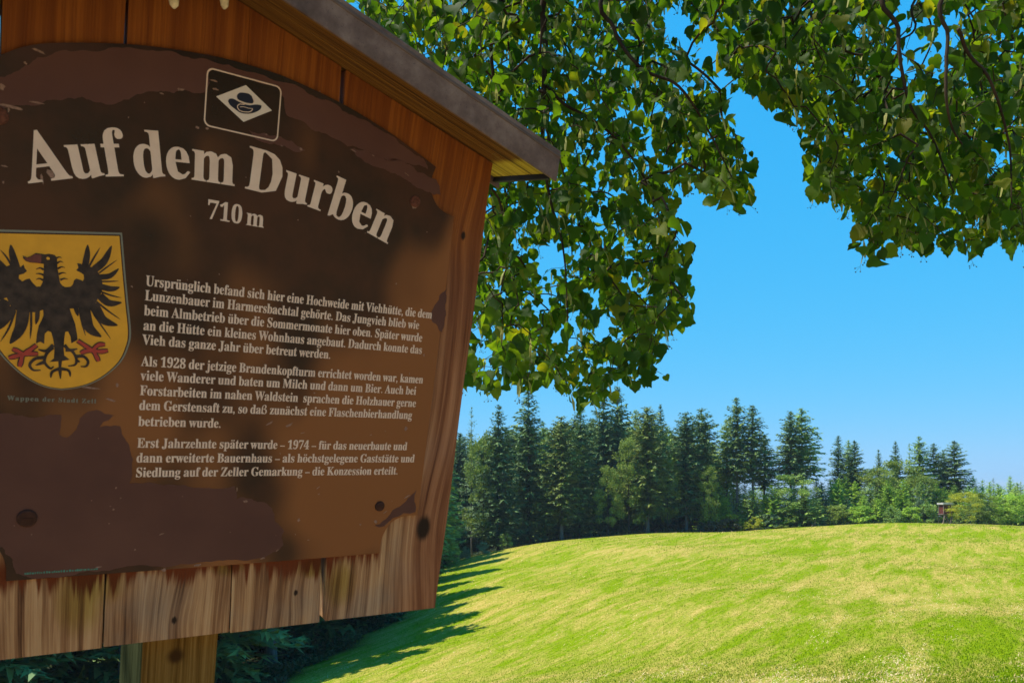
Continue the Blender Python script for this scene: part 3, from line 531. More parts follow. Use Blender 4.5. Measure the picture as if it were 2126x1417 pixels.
def glyph(c):
    if c == ' ': return .25, []
    if c == '–': return .5, [[[(.02, .19), (.48, .19), (.48, .26), (.02, .26)]]]
    b = UML.get(c, c); adv, loops = GL[b]
    # split into outer outlines with their holes
    outer = [l for l in loops if area2(l) < 0]; inner = [l for l in loops if area2(l) >= 0]
    if not outer or (inner and max(abs(area2(l)) for l in inner) > max(abs(area2(l)) for l in outer)): outer, inner = inner, outer
    groups = []
    for ol in outer:
        xs = [p[0] for p in ol]; ys = [p[1] for p in ol]
        groups.append([ol] + [h for h in inner if min(xs) < h[0][0] < max(xs) and min(ys) < h[0][1] < max(ys)])
    if c in UML:
        w = adv
        for dx in (-.095, .095): groups.append([[(w / 2 + dx + .055 * math.cos(t * .7854), .60 + .055 * math.sin(t * .7854)) for t in range(8)]])
    return adv, groups
PRINT = Mat('cream_print', .6, .3); q = PRINT.noise(PRINT.coords(), 60, 4)
PRINT.base(PRINT.ramp(q, [(.3, (.66, .50, .39)), (.7, (.76, .59, .46))])); PRINT = PRINT.m
def text_line(mb, s, u0, u1, zb, size, y=-.0004, track=0, bold=.00018):
    adv = sum(glyph(c)[0] + track for c in s) - track; kx = (u1 - u0) / adv; x = 0
    for c in s:
        a, groups = glyph(c)
        for q_, dx_ in enumerate((-bold, bold)):
            for g in groups: poly(mb, [[(u0 + dx_ + (x + p[0]) * kx, zb + p[1] * size) for p in l] for l in g], y - .00002 * q_)
        x += a + track
# headline set on an arc
pa, pb, pm = (-.223, .134), (.180, .137), (-.015, .1705)
ax = .5 * (pa[0] + pb[0]); c_, h_ = (pb[0] - pa[0]) / 2, pm[1] - .5 * (pa[1] + pb[1]); RAD = (c_ * c_ + h_ * h_) / (2 * h_); cz = pm[1] - RAD
s = 'Auf dem Durben'; tk = -.012
tot = sum(glyph(c)[0] + tk for c in s) - tk - .07 * 2
arc = 2 * math.asin(c_ / RAD); x = 0; mb = MB()
size = .0485 / CAPH
for c in s:
    a, groups = glyph(c); w = a - (.07 if c == ' ' else 0)
    th = (x + w / 2) / tot * arc - arc / 2; kx = RAD * arc / tot
    for q_, g in [(q2, g2) for q2 in (-1, 1) for g2 in groups]:
        L2 = []
        for l in g:
            pts = []
            for p in l:
                lx, lz = (p[0] - w / 2) * kx + q_ * .0006, p[1] * size
                pts.append((ax + RAD * math.sin(th) + lx * math.cos(th) + lz * math.sin(th), cz + RAD * math.cos(th) - lx * math.sin(th) + lz * math.cos(th)))
            L2.append(pts)
        poly(mb, L2, -.0004 - .00001 * q_)
    x += w + tk
sp('headline', mb.v, mb.f, PRINT, panel)
mb = MB(); text_line(mb, '710', -.0490, -.0085, .1305, .0205 / CAPH); text_line(mb, 'm', -.0045, .0175, .1305, .0205 / CAPH)
sp('height_mark', mb.v, mb.f, PRINT, panel)
paras = [[('Ursprünglich befand sich hier eine Hochweide mit Viehhütte, die dem', .257, .048), ('Lunzenbauer im Harmersbachtal gehörte. Das Jungvieh blieb wie', .239, .032),
          ('beim Almbetrieb über die Sommermonate hier oben. Später wurde', .246, .0155), ('an die Hütte ein kleines Wohnhaus angebaut. Dadurch konnte das', .248, -.001), ('Vieh das ganze Jahr über betreut werden.', .116, -.0172)],
         [('Als 1928 der jetzige Brandenkopfturm errichtet worden war, kamen', .255, -.0415), ('viele Wanderer und baten um Milch und dann um Bier. Auch bei', .246, -.0577),
          ('Forstarbeiten im nahen Waldstein  sprachen die Holzhauer gerne', .248, -.0748), ('dem Gerstensaft zu, so daß zunächst eine Flaschenbierhandlung', .244, -.0918), ('betrieben wurde.', -.016, -.1105)],
         [('Erst Jahrzehnte später wurde – 1974 – für das neuerbaute und', .242, -.1360), ('dann erweiterte Bauernhaus – als höchstgelegene Gaststätte und', .256, -.1535), ('Siedlung auf der Zeller Gemarkung – die Konzession erteilt.', .232, -.1710)]]
for para in paras:
    mb = MB()
    for (s, u1, z) in para: text_line(mb, s, -.1095, u1, z - .0001, .0115 / CAPH)
    sp('paragraph', mb.v, mb.f, PRINT, panel)
# thin printed line below the shield and the small line at the foot, drawn as strokes of plain lettering
FAINT = flat('faint_print', (.17, .17, .13), .8, .2); TEAL = flat('teal_print', (.07, .21, .16), .8, .2, .3, 300)
mb = MB(); text_line(mb, 'Wappen der Stadt Zell', -.2385, -.154, -.0865, .0050 / CAPH, -.0003, .12); sp('caption', mb.v, mb.f, FAINT, panel)
mb = MB(); r = random.Random(3); x = -.2185
while x < -.145:
    w = r.uniform(.0008, .0022); h = r.uniform(.0016, .0027)
    poly(mb, [[(x, -.2815), (x + w, -.2815), (x + w, -.2815 + h), (x, -.2815 + h)]], -.0003); x += w + r.uniform(.0003, .0012)
sp('maker_line', mb.v, mb.f, TEAL, panel)

# strokes and shapes for the emblems, traced in photograph pixels of the board's own plane
def stroke(pts, w, taper=True, n=5):
    """outline of a stroke of width w (list or number) through pts (board coordinates)"""
    P = cat(pts, n) if len(pts) > 2 else [pts[0], tuple((a + b) / 2 for a, b in zip(*pts)), pts[1]]
    L_, R_ = [], []; N = len(P)
    for i, p in enumerate(P):
        a = Vector(P[max(i-1, 0)]); b = Vector(P[min(i+1, N-1)]); d = (b - a).normalized(); nrm = Vector((-d.y, d.x))
        t = i / (N - 1)
        if hasattr(w, '__len__'): k = t * (len(w) - 1); j = min(int(k), len(w) - 2); ww = w[j] + (w[j+1] - w[j]) * (k - j)
        else: ww = w * (1 - t * .85) if taper else w
        L_.append((p[0] + nrm.x * ww / 2, p[1] + nrm.y * ww / 2)); R_.append((p[0] - nrm.x * ww / 2, p[1] - nrm.y * ww / 2))
    return L_ + R_[::-1]
# walking club badge
def rrect(u0, z0, u1, z1, r_, n=5):
    out = []
    for (cx_, cz_, a) in ((u1 - r_, z1 - r_, 0), (u0 + r_, z1 - r_, 90), (u0 + r_, z0 + r_, 180), (u1 - r_, z0 + r_, 270)):
        out += [(cx_ + r_ * math.cos(math.radians(a + 90 * i / n)), cz_ + r_ * math.sin(math.radians(a + 90 * i / n))) for i in range(n + 1)]
    return out
mb = MB(); poly(mb, [rrect(-.0585, .2285, .0255, .2895, .007), rrect(-.0570, .2300, .0240, .2880, .006)], -.0004); sp('badge_frame', mb.v, mb.f, PRINT, panel)
mb = MB(); poly(mb, [[(-.0470, .2615), (-.0152, .2420), (.0160, .2615), (-.0155, .2812)]], -.0004); sp('badge_diamond', mb.v, mb.f, flat('badge_white', (.68, .60, .52), .6), panel)
NAVY = flat('badge_navy', (.008, .011, .028), .5); Z7 = lambda x, y: UV(400 + x / 3.543, 120 + y / 3.543)
mb = MB()
poly(mb, [cat([Z7(*p) for p in [(325,275),(345,258),(375,258),(410,265),(432,282),(442,300),(447,332),(420,336),(375,326),(330,305),(325,275)]], 3)[:-1]], -.0006)
poly(mb, [cat([Z7(*p) for p in [(258,320),(270,303),(300,303),(335,322),(380,342),(420,350),(460,345),(500,350),(504,365),(490,385),(450,405),(400,413),(350,405),(310,378),(275,350),(258,320)]], 3)[:-1]], -.0007)
sp('badge_hat', mb.v, mb.f, NAVY, panel)
mb = MB(); y0 = -.0008
for P, w in (([(325,312),(380,335),(440,338),(452,305)], .0007), ([(380,345),(345,342),(328,358),(340,385),(375,398),(420,398),(440,378)], .0009), ([(345,362),(375,362),(410,372),(440,374)], .0006), ([(436,288),(452,325)], .0006)):
    poly(mb, [stroke([Z7(*p) for p in P], w, False)], y0); y0 -= .00003
sp('badge_lines', mb.v, mb.f, PRINT, panel)
# coat of arms
Z8 = lambda x, y: UV(x / 4.43, 500 + y / 4.43)
UCC = -.1905
right = [UV(*p) for p in [(250,487),(256,560),(262,625),(268,690),(262,722),(248,750),(222,775),(192,793),(160,803),(128,807)]]
left = [UV(*p) for p in [(128,807),(105,804),(80,796),(52,780),(26,758),(0,729),(-22,690),(-36,645),(-40,590),(-38,480)]]
shield = cat(right, 4) + cat(left, 4)[1:]
def shrink(P, k):
    cu = sum(p[0] for p in P) / len(P); cz_ = sum(p[1] for p in P) / len(P)
    return [(cu + (p[0] - cu) * (1 - k / .055), cz_ + (p[1] - cz_) * (1 - k / .085)) for p in P]
mb = MB(); poly(mb, [shrink(shield, -.0016)], -.0003, .0003); sp('shield_border', mb.v, mb.f, flat('shield_rim', (.20, .20, .15), .7), panel)
mb = MB(); poly(mb, [shield], -.00045); sp('shield_outline', mb.v, mb.f, flat('shield_dark_line', (.05, .02, .01), .7), panel)
YEL = flat('shield_yellow', (.68, .33, .018), .5, .4, .07, 60)
mb = MB(); poly(mb, [shrink(shield, .0011)], -.0006); sp('shield_field', mb.v, mb.f, YEL, panel)
EB = Mat('eagle_black', .6, .3); en = EB.noise(EB.coords(), 90, 4); EB.base(EB.ramp(en, [(.35, (.016, .011, .010)), (.7, (.060, .038, .028))])); EB = EB.m
mb = MB(); yy = [-.0008]
def put(P): poly(mb, [P], yy[0]); yy[0] -= .000012
body = [(400,125),(450,118),(500,128),(522,150),(528,250),(552,385),(575,412),(600,424),(650,420),(668,400),(680,362),(700,345),(740,358),(762,368),(772,345),(768,310),(740,290),(700,270),(720,245),(708,205),(740,208),(765,222),(810,230),(860,245),(900,285),(930,330),(942,400),(935,470),(905,520),(880,565),(850,600),(760,610),(700,618),(640,622),(660,680),(690,760),(708,860),(712,905),(690,920),(655,940),(648,880),(625,830),(600,835),(590,900),(584,980),(590,1050),(640,1090),(570,1102),(560,1180),(548,1190),(540,1180),(535,1105),(455,1110),(495,1078),(500,980),(488,900),(470,838),(440,826),(412,850),(408,900),(405,945),(370,925),(330,940),(338,860),(355,780),(385,720),(400,680),(395,632),(330,655),(250,655),(180,650),(110,620),(80,560),(60,520),(-10,545),(-60,560),(-110,430),(-90,310),(-20,225),(60,235),(100,215),(150,225),(190,240),(215,215),(228,250),(248,275),(220,300),(175,312),(172,345),(205,372),(240,352),(272,345),(300,385),(335,420),(372,418),(395,370),(402,250)]
put([Z8(*p) for p in body])
fe = [((780,235),(800,130),(806,35),52),((815,240),(865,150),(920,60),16),((868,262),(960,180),(1025,45),62),((910,295),(990,235),(1075,175),13),((918,332),(1010,320),(1090,255),48),((935,372),(1010,372),(1090,368),14),
      ((925,420),(1020,440),(1100,425),52),((925,465),(1020,500),(1115,522),15),((915,500),(1000,570),(1118,565),66),((885,555),(990,640),(1108,722),16),((860,575),(940,720),(1080,775),84),((820,600),(920,760),(1018,900),15),((770,590),(815,790),(930,880),92),((725,600),(750,740),(785,870),17),((690,600),(705,650),(716,690),34),
      ((150,240),(115,130),(98,35),56),((110,235),(60,150),(2,82),16),((50,275),(-30,190),(-78,125),62),((0,300),(-60,250),(-120,235),14),((-60,330),(-110,330),(-150,320),46),((-80,420),(-120,430),(-158,430),46),((-60,500),(-110,540),(-160,545),52),
      ((60,545),(-10,650),(-110,720),80),((75,590),(10,680),(-90,760),14),((100,600),(40,720),(-50,830),86),((140,640),(80,800),(2,925),16),((215,620),(185,800),(92,942),94),((285,640),(285,790),(275,900),17),((345,640),(340,710),(328,765),34)]
for (a, b, c, w) in fe:
    P = stroke([Z8(*a), Z8(*b), Z8(*c)], [w / 4.43 / 1900 * q_ for q_ in (1, 1.05, .8, .12)]); put(P)
for P, w in (([(400,262),(365,248),(330,262)], 20), ([(400,312),(360,300),(328,302)], 20), ([(400,362),(360,345),(330,356)], 20), ([(515,158),(545,148),(568,156)], 16), ([(520,205),(555,188),(582,200)], 17), ([(530,255),(565,238),(596,246)], 18), ([(538,305),(575,292),(608,298)], 19), ([(552,358),(590,345),(622,352)], 19)):
    put(stroke([Z8(*p) for p in P], w / 4.43 / 1900))
curls = [[(590,955),(640,1000),(710,990)], [(600,1000),(660,1010),(700,1080),(690,1135),(625,1148)], [(685,1062),(765,1060),(808,1105),(790,1150),(740,1152)], [(700,1098),(735,1110)],
         [(490,955),(420,1008),(350,995)], [(485,975),(430,1030),(408,1110),(460,1170),(492,1150)], [(415,1070),(325,1080),(272,1135),(305,1185),(372,1185)], [(405,1112),(325,1142)], [(550,1172),(480,1200),(465,1255)], [(553,1172),(630,1190),(645,1245)], [(548,1160),(555,1265)]]
for P in curls: put(stroke([Z8(*p) for p in P], [q_ / 4.43 / 1900 for q_ in (34, 24, 22, 8)]))
RED = flat('eagle_red', (.36, .035, .022), .5, .4, .2, 120); claws = []
for P in ([(712,915),(780,960),(850,1005)], [(840,1000),(915,1015),(992,1005)], [(850,1005),(900,955),(965,950)], [(860,1005),(790,1010),(738,1030)], [(855,1005),(885,1060),(905,1105)],
          [(335,955),(275,1000),(215,1035)], [(225,1035),(150,1055),(78,1072)], [(205,1035),(160,1010),(112,990)], [(215,1040),(280,1035),(350,1035)], [(205,1040),(192,1100),(178,1155)]):
    claws.append([Z8(*p) for p in P])
for P in claws: put(stroke(P, [q_ / 4.43 / 1900 for q_ in (44, 44, 50, 34)]))
beak = [Z8(*p) for p in [(208,132),(238,155),(280,142),(325,112),(405,122),(400,210),(320,200),(270,196),(236,184),(212,160)]]; put(beak)
sp('eagle', mb.v, mb.f, EB, panel)
mb = MB(); yy = [yy[0] - .0001]
for half in (claws[:5], claws[5:]):
    mb = MB()
    for P in half: put(stroke(P, [q_ / 4.43 / 1900 for q_ in (27, 27, 34, 18)]))
    sp('talon', mb.v, mb.f, RED, panel)
mb = MB(); put(shrink(beak, .012)); sp('beak', mb.v, mb.f, flat('beak_dull_red', (.13, .03, .022), .5, .4, .2, 120), panel)
u, z = Z8(440, 160); mb = MB(); poly(mb, [[(u + .0017 * math.cos(t * .6283), z + .0015 * math.sin(t * .6283)) for t in range(10)]], yy[0] - .0001)
sp('eagle_eye', mb.v, mb.f, YEL, panel)
# fixing screws
SCREW = flat('brown_screw', (.045, .018, .012), .6, .15, .3, 200); RUSTY = flat('rusty_screw', (.11, .04, .025), .8, .2, .5, 300)
for (px, py, rr, mt) in ((56, 1075, .0102, SCREW), (788, 1050, .0072, SCREW), (862, 418, .0075, RUSTY), (-2, 240, .0085, RUSTY)):
    u, z = UV(px, py); mb = MB(); n = 20
    prof = [(rr, 0), (rr * .96, -.0016), (rr * .8, -.0024), (rr * .3, -.0026)]
    v = [(u + q_[0] * math.cos(6.2832 * k / n), q_[1], z + q_[0] * math.sin(6.2832 * k / n)) for q_ in prof for k in range(n)]
    f = [(i * n + k, i * n + (k + 1) % n, (i + 1) * n + (k + 1) % n, (i + 1) * n + k) for i in range(3) for k in range(n)] + [tuple(3 * n + k for k in range(n))]
    mb.add(v, f); mb.box((u - rr * .5, -.0031, z - .0006), (u + rr * .5, -.0024, z + .0006))
    sp('screw', mb.v, mb.f, mt, panel)

# ------------------------------------------------------------------ materials for the trees
def bark(name, c1, c2):
    m = Mat(name, .9, .15); v = m.noise(m.coords('Object', (8, 8, 1.2)), 1.2, 5, .65)
    m.base(m.ramp(v, [(.35, c1), (.65, c2)])); m.bump(v, .6, .03); return m.m
BARK_D = bark('dark_bark', (.022, .017, .014), (.075, .058, .048)); BARK_G = bark('grey_bark', (.07, .062, .056), (.20, .18, .165))
TWIG = bark('twig_bark', (.02, .013, .008), (.06, .04, .024))
def foliage_mat(name, a, b, c, tr=.25, rough=.6, sc=.9):
    m = Mat(name, rough, .3); ge = m.n('ShaderNodeNewGeometry'); oi = m.n('ShaderNodeObjectInfo')
    k = m.math('ADD', m.math('MULTIPLY', ge.outputs['Random Per Island'], .5), m.math('MULTIPLY', m.noise(m.coords(), sc, 3), .5))
    k = m.math('ADD', k, m.math('MULTIPLY', m.math('SUBTRACT', oi.outputs['Random'], .5), .22))
    cc = m.ramp(k, [(.25, a), (.5, b), (.75, c)]); m.base(cc); m.translucent(m.mix(.5, cc, m.mix(1, cc, (1.3, 1.25, .4), 'MULTIPLY')), tr); return m.m
N_DARK = foliage_mat('needles_dark', (0.061, 0.116, 0.046), (0.116, 0.206, 0.069), (0.222, 0.306, 0.091), .12)
N_OLIVE = foliage_mat('needles_olive', (0.108, 0.151, 0.041), (0.194, 0.266, 0.066), (0.335, 0.378, 0.089), .15)
N_MID = foliage_mat('needles_mid', (0.134, 0.232, 0.053), (0.239, 0.378, 0.077), (0.426, 0.525, 0.115), .2)
N_YOUNG = foliage_mat('needles_young', (0.162, 0.284, 0.031), (0.288, 0.470, 0.048), (0.485, 0.655, 0.071), .25)
N_BLUE = foliage_mat('needles_bluish', (0.097, 0.165, 0.097), (0.173, 0.271, 0.144), (0.290, 0.386, 0.194), .2)
F_BROAD = foliage_mat('broad_leaves', (0.099, 0.159, 0.023), (0.183, 0.264, 0.039), (0.315, 0.383, 0.078), .35)
F_YELLOW = foliage_mat('yellow_leaves', (0.208, 0.253, 0.018), (0.416, 0.446, 0.030), (0.624, 0.594, 0.059), .35)
F_BRUSH = foliage_mat('dull_brush', (.06, .065, .03), (.11, .11, .05), (.17, .15, .08), .2)
F_DARKB = foliage_mat('dark_bramble', (0.020, 0.039, 0.015), (0.039, 0.066, 0.024), (0.077, 0.110, 0.033), .2)

# ------------------------------------------------------------------ prototypes
def trunk_mesh(name, H, r, lean=0.0, seed=0, mat=BARK_D):
    g = random.Random(seed); mb = MB(); n = 10
    mb.tube([(lean * (i / n) ** 2 * H * .04 + g.uniform(-.03, .03), g.uniform(-.03, .03), -.8 + (H + .8) * i / n) for i in range(n + 1)], [r * (1.25 if i == 0 else 1) * (1 - .93 * (i / n)) for i in range(n + 1)], 7)
    me = bpy.data.meshes.new(name); me.from_pydata([tuple(v) for v in mb.v], [], mb.f); me.update()
    me.polygons.foreach_set('use_smooth', [True] * len(me.polygons)); me.materials.append(mat); return me
def conifer_crown(seed, H=20., R=3., base=.12, dome=.0, whorls=34, ragged=.2, tip_up=.35, step=.21, spray=.72, w=.125, dead=0):
    g = np.random.default_rng(seed); V = []
    for k in range(whorls + 1):
        t = (k + g.uniform(-.3, .3)) / whorls; t = min(max(t, 0), .995)
        z0 = H * (base + (1 - base) * t)
        prof = (1 - t) ** .74 * (1 - dome) + dome * math.sqrt(max(0, 1 - t ** 2.4)) * .9
        low = ss(0, .16, t) * .55 + .45
        Rk = R * prof * low + .10
        nb = g.integers(6, 9) if t < .93 else 5; a0 = g.uniform(0, 6.28)
        for b in range(nb):
            a = a0 + 6.283 * b / nb + g.uniform(-.25, .25); r = Rk * (1 - ragged + 1.6 * ragged * g.random() - (ragged if g.random() < .15 else 0))
            el = -.30 + .95 * t + g.uniform(-.12, .12)
            m = max(3, int(r / step)); s = np.linspace(.05, 1, m)
            rad = r * s; zz = z0 + rad * math.tan(el) * .8 - .10 * r * s ** 1.5 * 1.3 + tip_up * r * .35 * s ** 3 + g.uniform(-.15, .15)
            ca, sa = math.cos(a), math.sin(a)
            P = np.stack([rad * ca, rad * sa, zz], 1); D = np.array([ca, sa, 0.]); S = np.array([-sa, ca, 0.])
            for side in (-1, 1, 0):
                L = spray * (.55 + .7 * g.random(m)) * (1.15 - .55 * s) * (1 if side else .8) * min(1, .35 + r / 2.2)
                th = g.uniform(.5, 1.0, m)
                if side: d = D * np.cos(th)[:, None] + side * S * np.sin(th)[:, None]
                else: d = np.tile(D * .9, (m, 1)) + S * g.normal(0, .2, m)[:, None]
                d[:, 2] += g.normal(-.25 if side else .05, .42, m)
                q = np.cross(d, [0, 0, 1.0]); q /= np.linalg.norm(q, axis=1)[:, None] + 1e-9; q[:, 2] += g.normal(0, .5, m)
                ww = w * (.7 + .6 * g.random(m)) * min(1, .45 + r / 2.5)
                A = P - q * ww[:, None]; B = P + q * ww[:, None]; C = P + d * L[:, None]
                V.append(np.stack([A, B, C], 1).reshape(-1, 3))
            # the wooden axis of the branch with short needles along it
            A, B = P[:-1], P[1:]; up = np.array([0, 0, .035])
            V.append(np.stack([A - up, B - up * .5, B + up * .6], 1).reshape(-1, 3))
    top = H * 1.0
    for i in range(10):
        a = g.uniform(0, 6.28); z = top - .12 * i; l = .16 + .05 * i
        V.append(np.array([[0, 0, z - .04], [0, 0, z + .05], [math.cos(a) * l, math.sin(a) * l, z + .12]]))
    V.append(np.array([[-.03, 0, top - 1.2], [.03, 0, top - 1.2], [0, 0, top + .5]])); V.append(np.array([[0, -.03, top - 1.2], [0, .03, top - 1.2], [0, 0, top + .5]]))
    V = np.concatenate(V); me = np_mesh('crown', V, np.arange(len(V)).reshape(-1, 3)); me.materials.append(N_DARK); return me
def broad_crown(seed, H=12., R=4., base=.15, clumps=70, per=110, leaf=.20, top_round=.8):
    g = np.random.default_rng(seed); V = []
    for k in range(clumps):
        t = g.random() ** .8; a = g.uniform(0, 6.283); z = H * (base + (1 - base) * t * .93)
        prof = math.sqrt(max(.04, 1 - (abs(t - .38) / .66) ** 2.2)); rr = R * prof * math.sqrt(g.uniform(.15, 1)) * .86
        c = np.array([rr * math.cos(a), rr * math.sin(a), z]); s = R * g.uniform(.16, .30)
        u = g.normal(size=(per, 3)); u /= np.linalg.norm(u, axis=1)[:, None]; u *= (g.random(per) ** .4)[:, None] * s; u[:, 2] *= .62
        P = c + u; d = g.normal(size=(per, 3)); d[:, 2] = d[:, 2] * .6 - .1; d /= np.linalg.norm(d, axis=1)[:, None]
        q = np.cross(d, g.normal(size=(per, 3))); q /= np.linalg.norm(q, axis=1)[:, None]
        l = leaf * (.6 + .8 * g.random(per))
        V.append(np.stack([P - q * (l * .42)[:, None], P + d * l[:, None] * .5, P + q * (l * .42)[:, None], P - d * l[:, None] * .6], 1).reshape(-1, 3))
    V = np.concatenate(V); V[:, 2] = np.maximum(V[:, 2], .02)
    me = np_mesh('crown', V, np.arange(len(V)).reshape(-1, 4)); me.materials.append(F_BROAD); return me
PROTO = {}
def proto(key, crown, H, R, trunk_r, bark_m=BARK_D, seed=0):
    PROTO[key] = (crown, trunk_mesh('trunk', H * .97, trunk_r, 0, seed, bark_m), H, R)
for i in range(3):
    proto('spruce%d' % i, conifer_crown(100 + i, 20, 3.1, .05, .05, 42, .30), 20, 3.1, .22, BARK_D, i)
    proto('high%d' % i, conifer_crown(120 + i, 20, 2.7, .40, .25, 27, .36), 20, 2.7, .21, BARK_G, 5 + i)
    proto('dome%d' % i, conifer_crown(140 + i, 20, 3.0, .16, .75, 38, .24), 20, 3.0, .24, BARK_G, 9 + i)
    proto('young%d' % i, conifer_crown(160 + i, 7, 2.0, .0, .08, 24, .32, .5, .14, .40, .075), 7, 2.2, .10, BARK_D, 13 + i)
    proto('broad%d' % i, broad_crown(180 + i), 12, 4, .16, BARK_D, 17 + i)
proto('sparse0', conifer_crown(171, 20, 2.2, .15, 0, 26, .45, .5, .30, .45, .06), 20, 2.2, .16, BARK_G, 31)
proto('skinny0', conifer_crown(172, 20, 2.4, .46, .30, 22, .35), 20, 2.4, .18, BARK_D, 33)
for i in range(3):
    proto('shrub%d' % i, broad_crown(200 + i, 3., 1.9, .02, 46, 100, .15), 3, 1.9, .05, BARK_D, 21 + i)

def put_tree(key, x, y, H, R, name, label, cat, mat, group=None, sink=0.0, trunk=True, rz=None):
    crown, tr, H0, R0 = PROTO[key]
    e = empty(name, (x, y, float(zg(x, y)) - sink), rnd.uniform(0, 6.28) if rz is None else rz)
    R *= 1.12
    e.scale = (R / R0, R / R0 * rnd.uniform(.9, 1.1), H / H0)
    tag(e, label, cat, group)
    c = bpy.data.objects.new('crown', crown); link(c, e)
    c.material_slots[0].link = 'OBJECT'; c.material_slots[0].material = mat
    if trunk: link(bpy.data.objects.new('trunk', tr), e)
    return e
def tip_tree(key, px, py, Y, halfw, name, label, cat, mat, group=None, **kw):
    p = at(px, py, Y); base = float(zg(p.x, Y)); H = p.z - base
    return put_tree(key, p.x, Y, H, halfw / FPX * Y, name, label, cat, mat, group, **kw)

FG = 'tall conifers along the far edge of the meadow'
# (prototype, tip px, tip py, distance, half width px, material, label)
TALL = [
 ('sparse0', 979, 846, 112, 30, N_BLUE, 'thin pale spruce with sparse branches, first tree right of the wooden board'),
 ('spruce0', 1036, 842, 109, 56, N_DARK, 'full dark spruce directly right of the thin pale spruce beside the board'),
 ('spruce1', 1097, 808, 113, 66, N_DARK, 'tall symmetrical spruce with sharp tip and wide layered boughs, left of the hanging leaves'),
 ('dome0', 1166, 866, 111, 52, N_OLIVE, 'rounded olive fir in the dip between the sharp tall spruce and the twin spires'),
 ('spruce2', 1205, 838, 115, 50, N_DARK, 'dark spruce with its tip behind the lowest linden leaves'),
 ('spruce0', 1253, 806, 119, 56, N_DARK, 'left one of the twin highest spires right below the linden leaves'),
 ('spruce1', 1282, 803, 122, 58, N_DARK, 'right one of the twin highest spires, the topmost tip of the wood'),
 ('spruce2', 1319, 852, 126, 40, N_MID, 'smaller bluish spruce behind, just right of the twin highest spires'),
 ('dome1', 1343, 846, 113, 54, N_OLIVE, 'broad dome topped fir with olive green sides, right of the twin highest spires'),
 ('spruce0', 1371, 841, 124, 34, N_DARK, 'narrow pointed spruce peeking out behind the broad dome topped fir'),
 ('dome2', 1424, 857, 115, 44, N_DARK, 'flat topped dark fir standing left of a bare trunked neighbour of equal height'),
 ('dome0', 1457, 850, 118, 46, N_DARK, 'dark round headed fir with long bare trunk, last before the gap of sky'),
 ('high0', 1508, 872, 121, 34, N_MID, 'lighter green spruce leaning against the left side of the tall windswept spruce'),
 ('high1', 1529, 827, 118, 42, N_DARK, 'tall windswept spruce with ragged spire, first after the middle gap'),
 ('high2', 1562, 842, 117, 46, N_DARK, 'dark spruce with bare grey trunk, right partner of the tall windswept spruce'),
 ('skinny0', 1586, 905, 121, 34, N_DARK, 'shorter dark spruce on the right flank of the bare grey trunked spruce'),
 ('high0', 1641, 855, 119, 42, N_DARK, 'left half of the isolated pair of dark spruces above the large green bush'),
 ('high1', 1664, 849, 121, 50, N_MID, 'right half of the isolated pair of dark spruces above the large green bush'),
 ('spruce1', 1740, 905, 124, 32, N_DARK, 'small pointed spruce first in the low group right of the isolated pair'),
 ('high2', 1761, 914, 127, 24, N_MID, 'slim spruce in the middle of the low group right of the isolated pair'),
 ('high0', 1774, 915, 124, 27, N_DARK, 'dark slim spruce with stepped right side, last of the low group'),
 ('spruce2', 1824, 934, 130, 22, N_DARK, 'little dark spire peeking over the broad light green trees'),
 ('spruce0', 1859, 917, 129, 26, N_DARK, 'small perfect cone shaped spire above the broad light green trees'),
 ('sparse0', 1888, 921, 127, 24, N_MID, 'thin spruce top just left of the reddish trunked pine group'),
 ('high1', 1908, 907, 124, 32, N_MID, 'highest tree of the right hand group above the hunting hide, with long arched boughs'),
 ('skinny0', 1938, 921, 125, 28, N_DARK, 'dark middle tree of the right hand group above the hunting hide'),
 ('high2', 1958, 936, 127, 26, N_DARK, 'lower dark spruce squeezed between two taller ones above the hunting hide'),
 ('high0', 1981, 916, 124, 38, N_DARK, 'rightmost tall conifer, with airy tiers of branches against open sky'),
 ('sparse0', 2062, 993, 121, 20, N_BLUE, 'small thin spruce tip above the far right thicket, left of two others'),
 ('sparse0', 2095, 998, 121, 18, N_BLUE, 'middle one of three thin tips above the far right thicket'),
 ('sparse0', 2119, 1000, 119, 18, N_MID, 'last thin spruce tip at the right edge of the photo'),
]
for k, px, py, Y, hw, mat, lab in TALL:
    tip_tree(k, px, py, Y, hw, 'fir_tree' if 'fir' in lab.split(',')[0].split() else 'spruce_tree', lab, 'conifer', mat, FG)
# wood standing behind and between them
DEEP = 'dark conifer standing deep inside the wood behind the front row'
for i in range(82):
    px = 905 + i * 7.2 + rnd.uniform(-8, 8); Y = rnd.uniform(124, 158)
    py = np.interp(px, [900, 1000, 1100, 1250, 1400, 1480, 1520, 1600, 1700, 1800], [905, 905, 885, 872, 890, 925, 960, 965, 990, 1000]) + rnd.uniform(-8, 22)
    tip_tree(rnd.choice(['spruce0', 'spruce1', 'spruce2', 'high0', 'dome1']), px, py, Y, rnd.uniform(46, 62), 'spruce_tree', DEEP, 'conifer', rnd.choice([N_DARK, N_DARK, N_OLIVE, N_MID]), 'conifers deep in the wood')
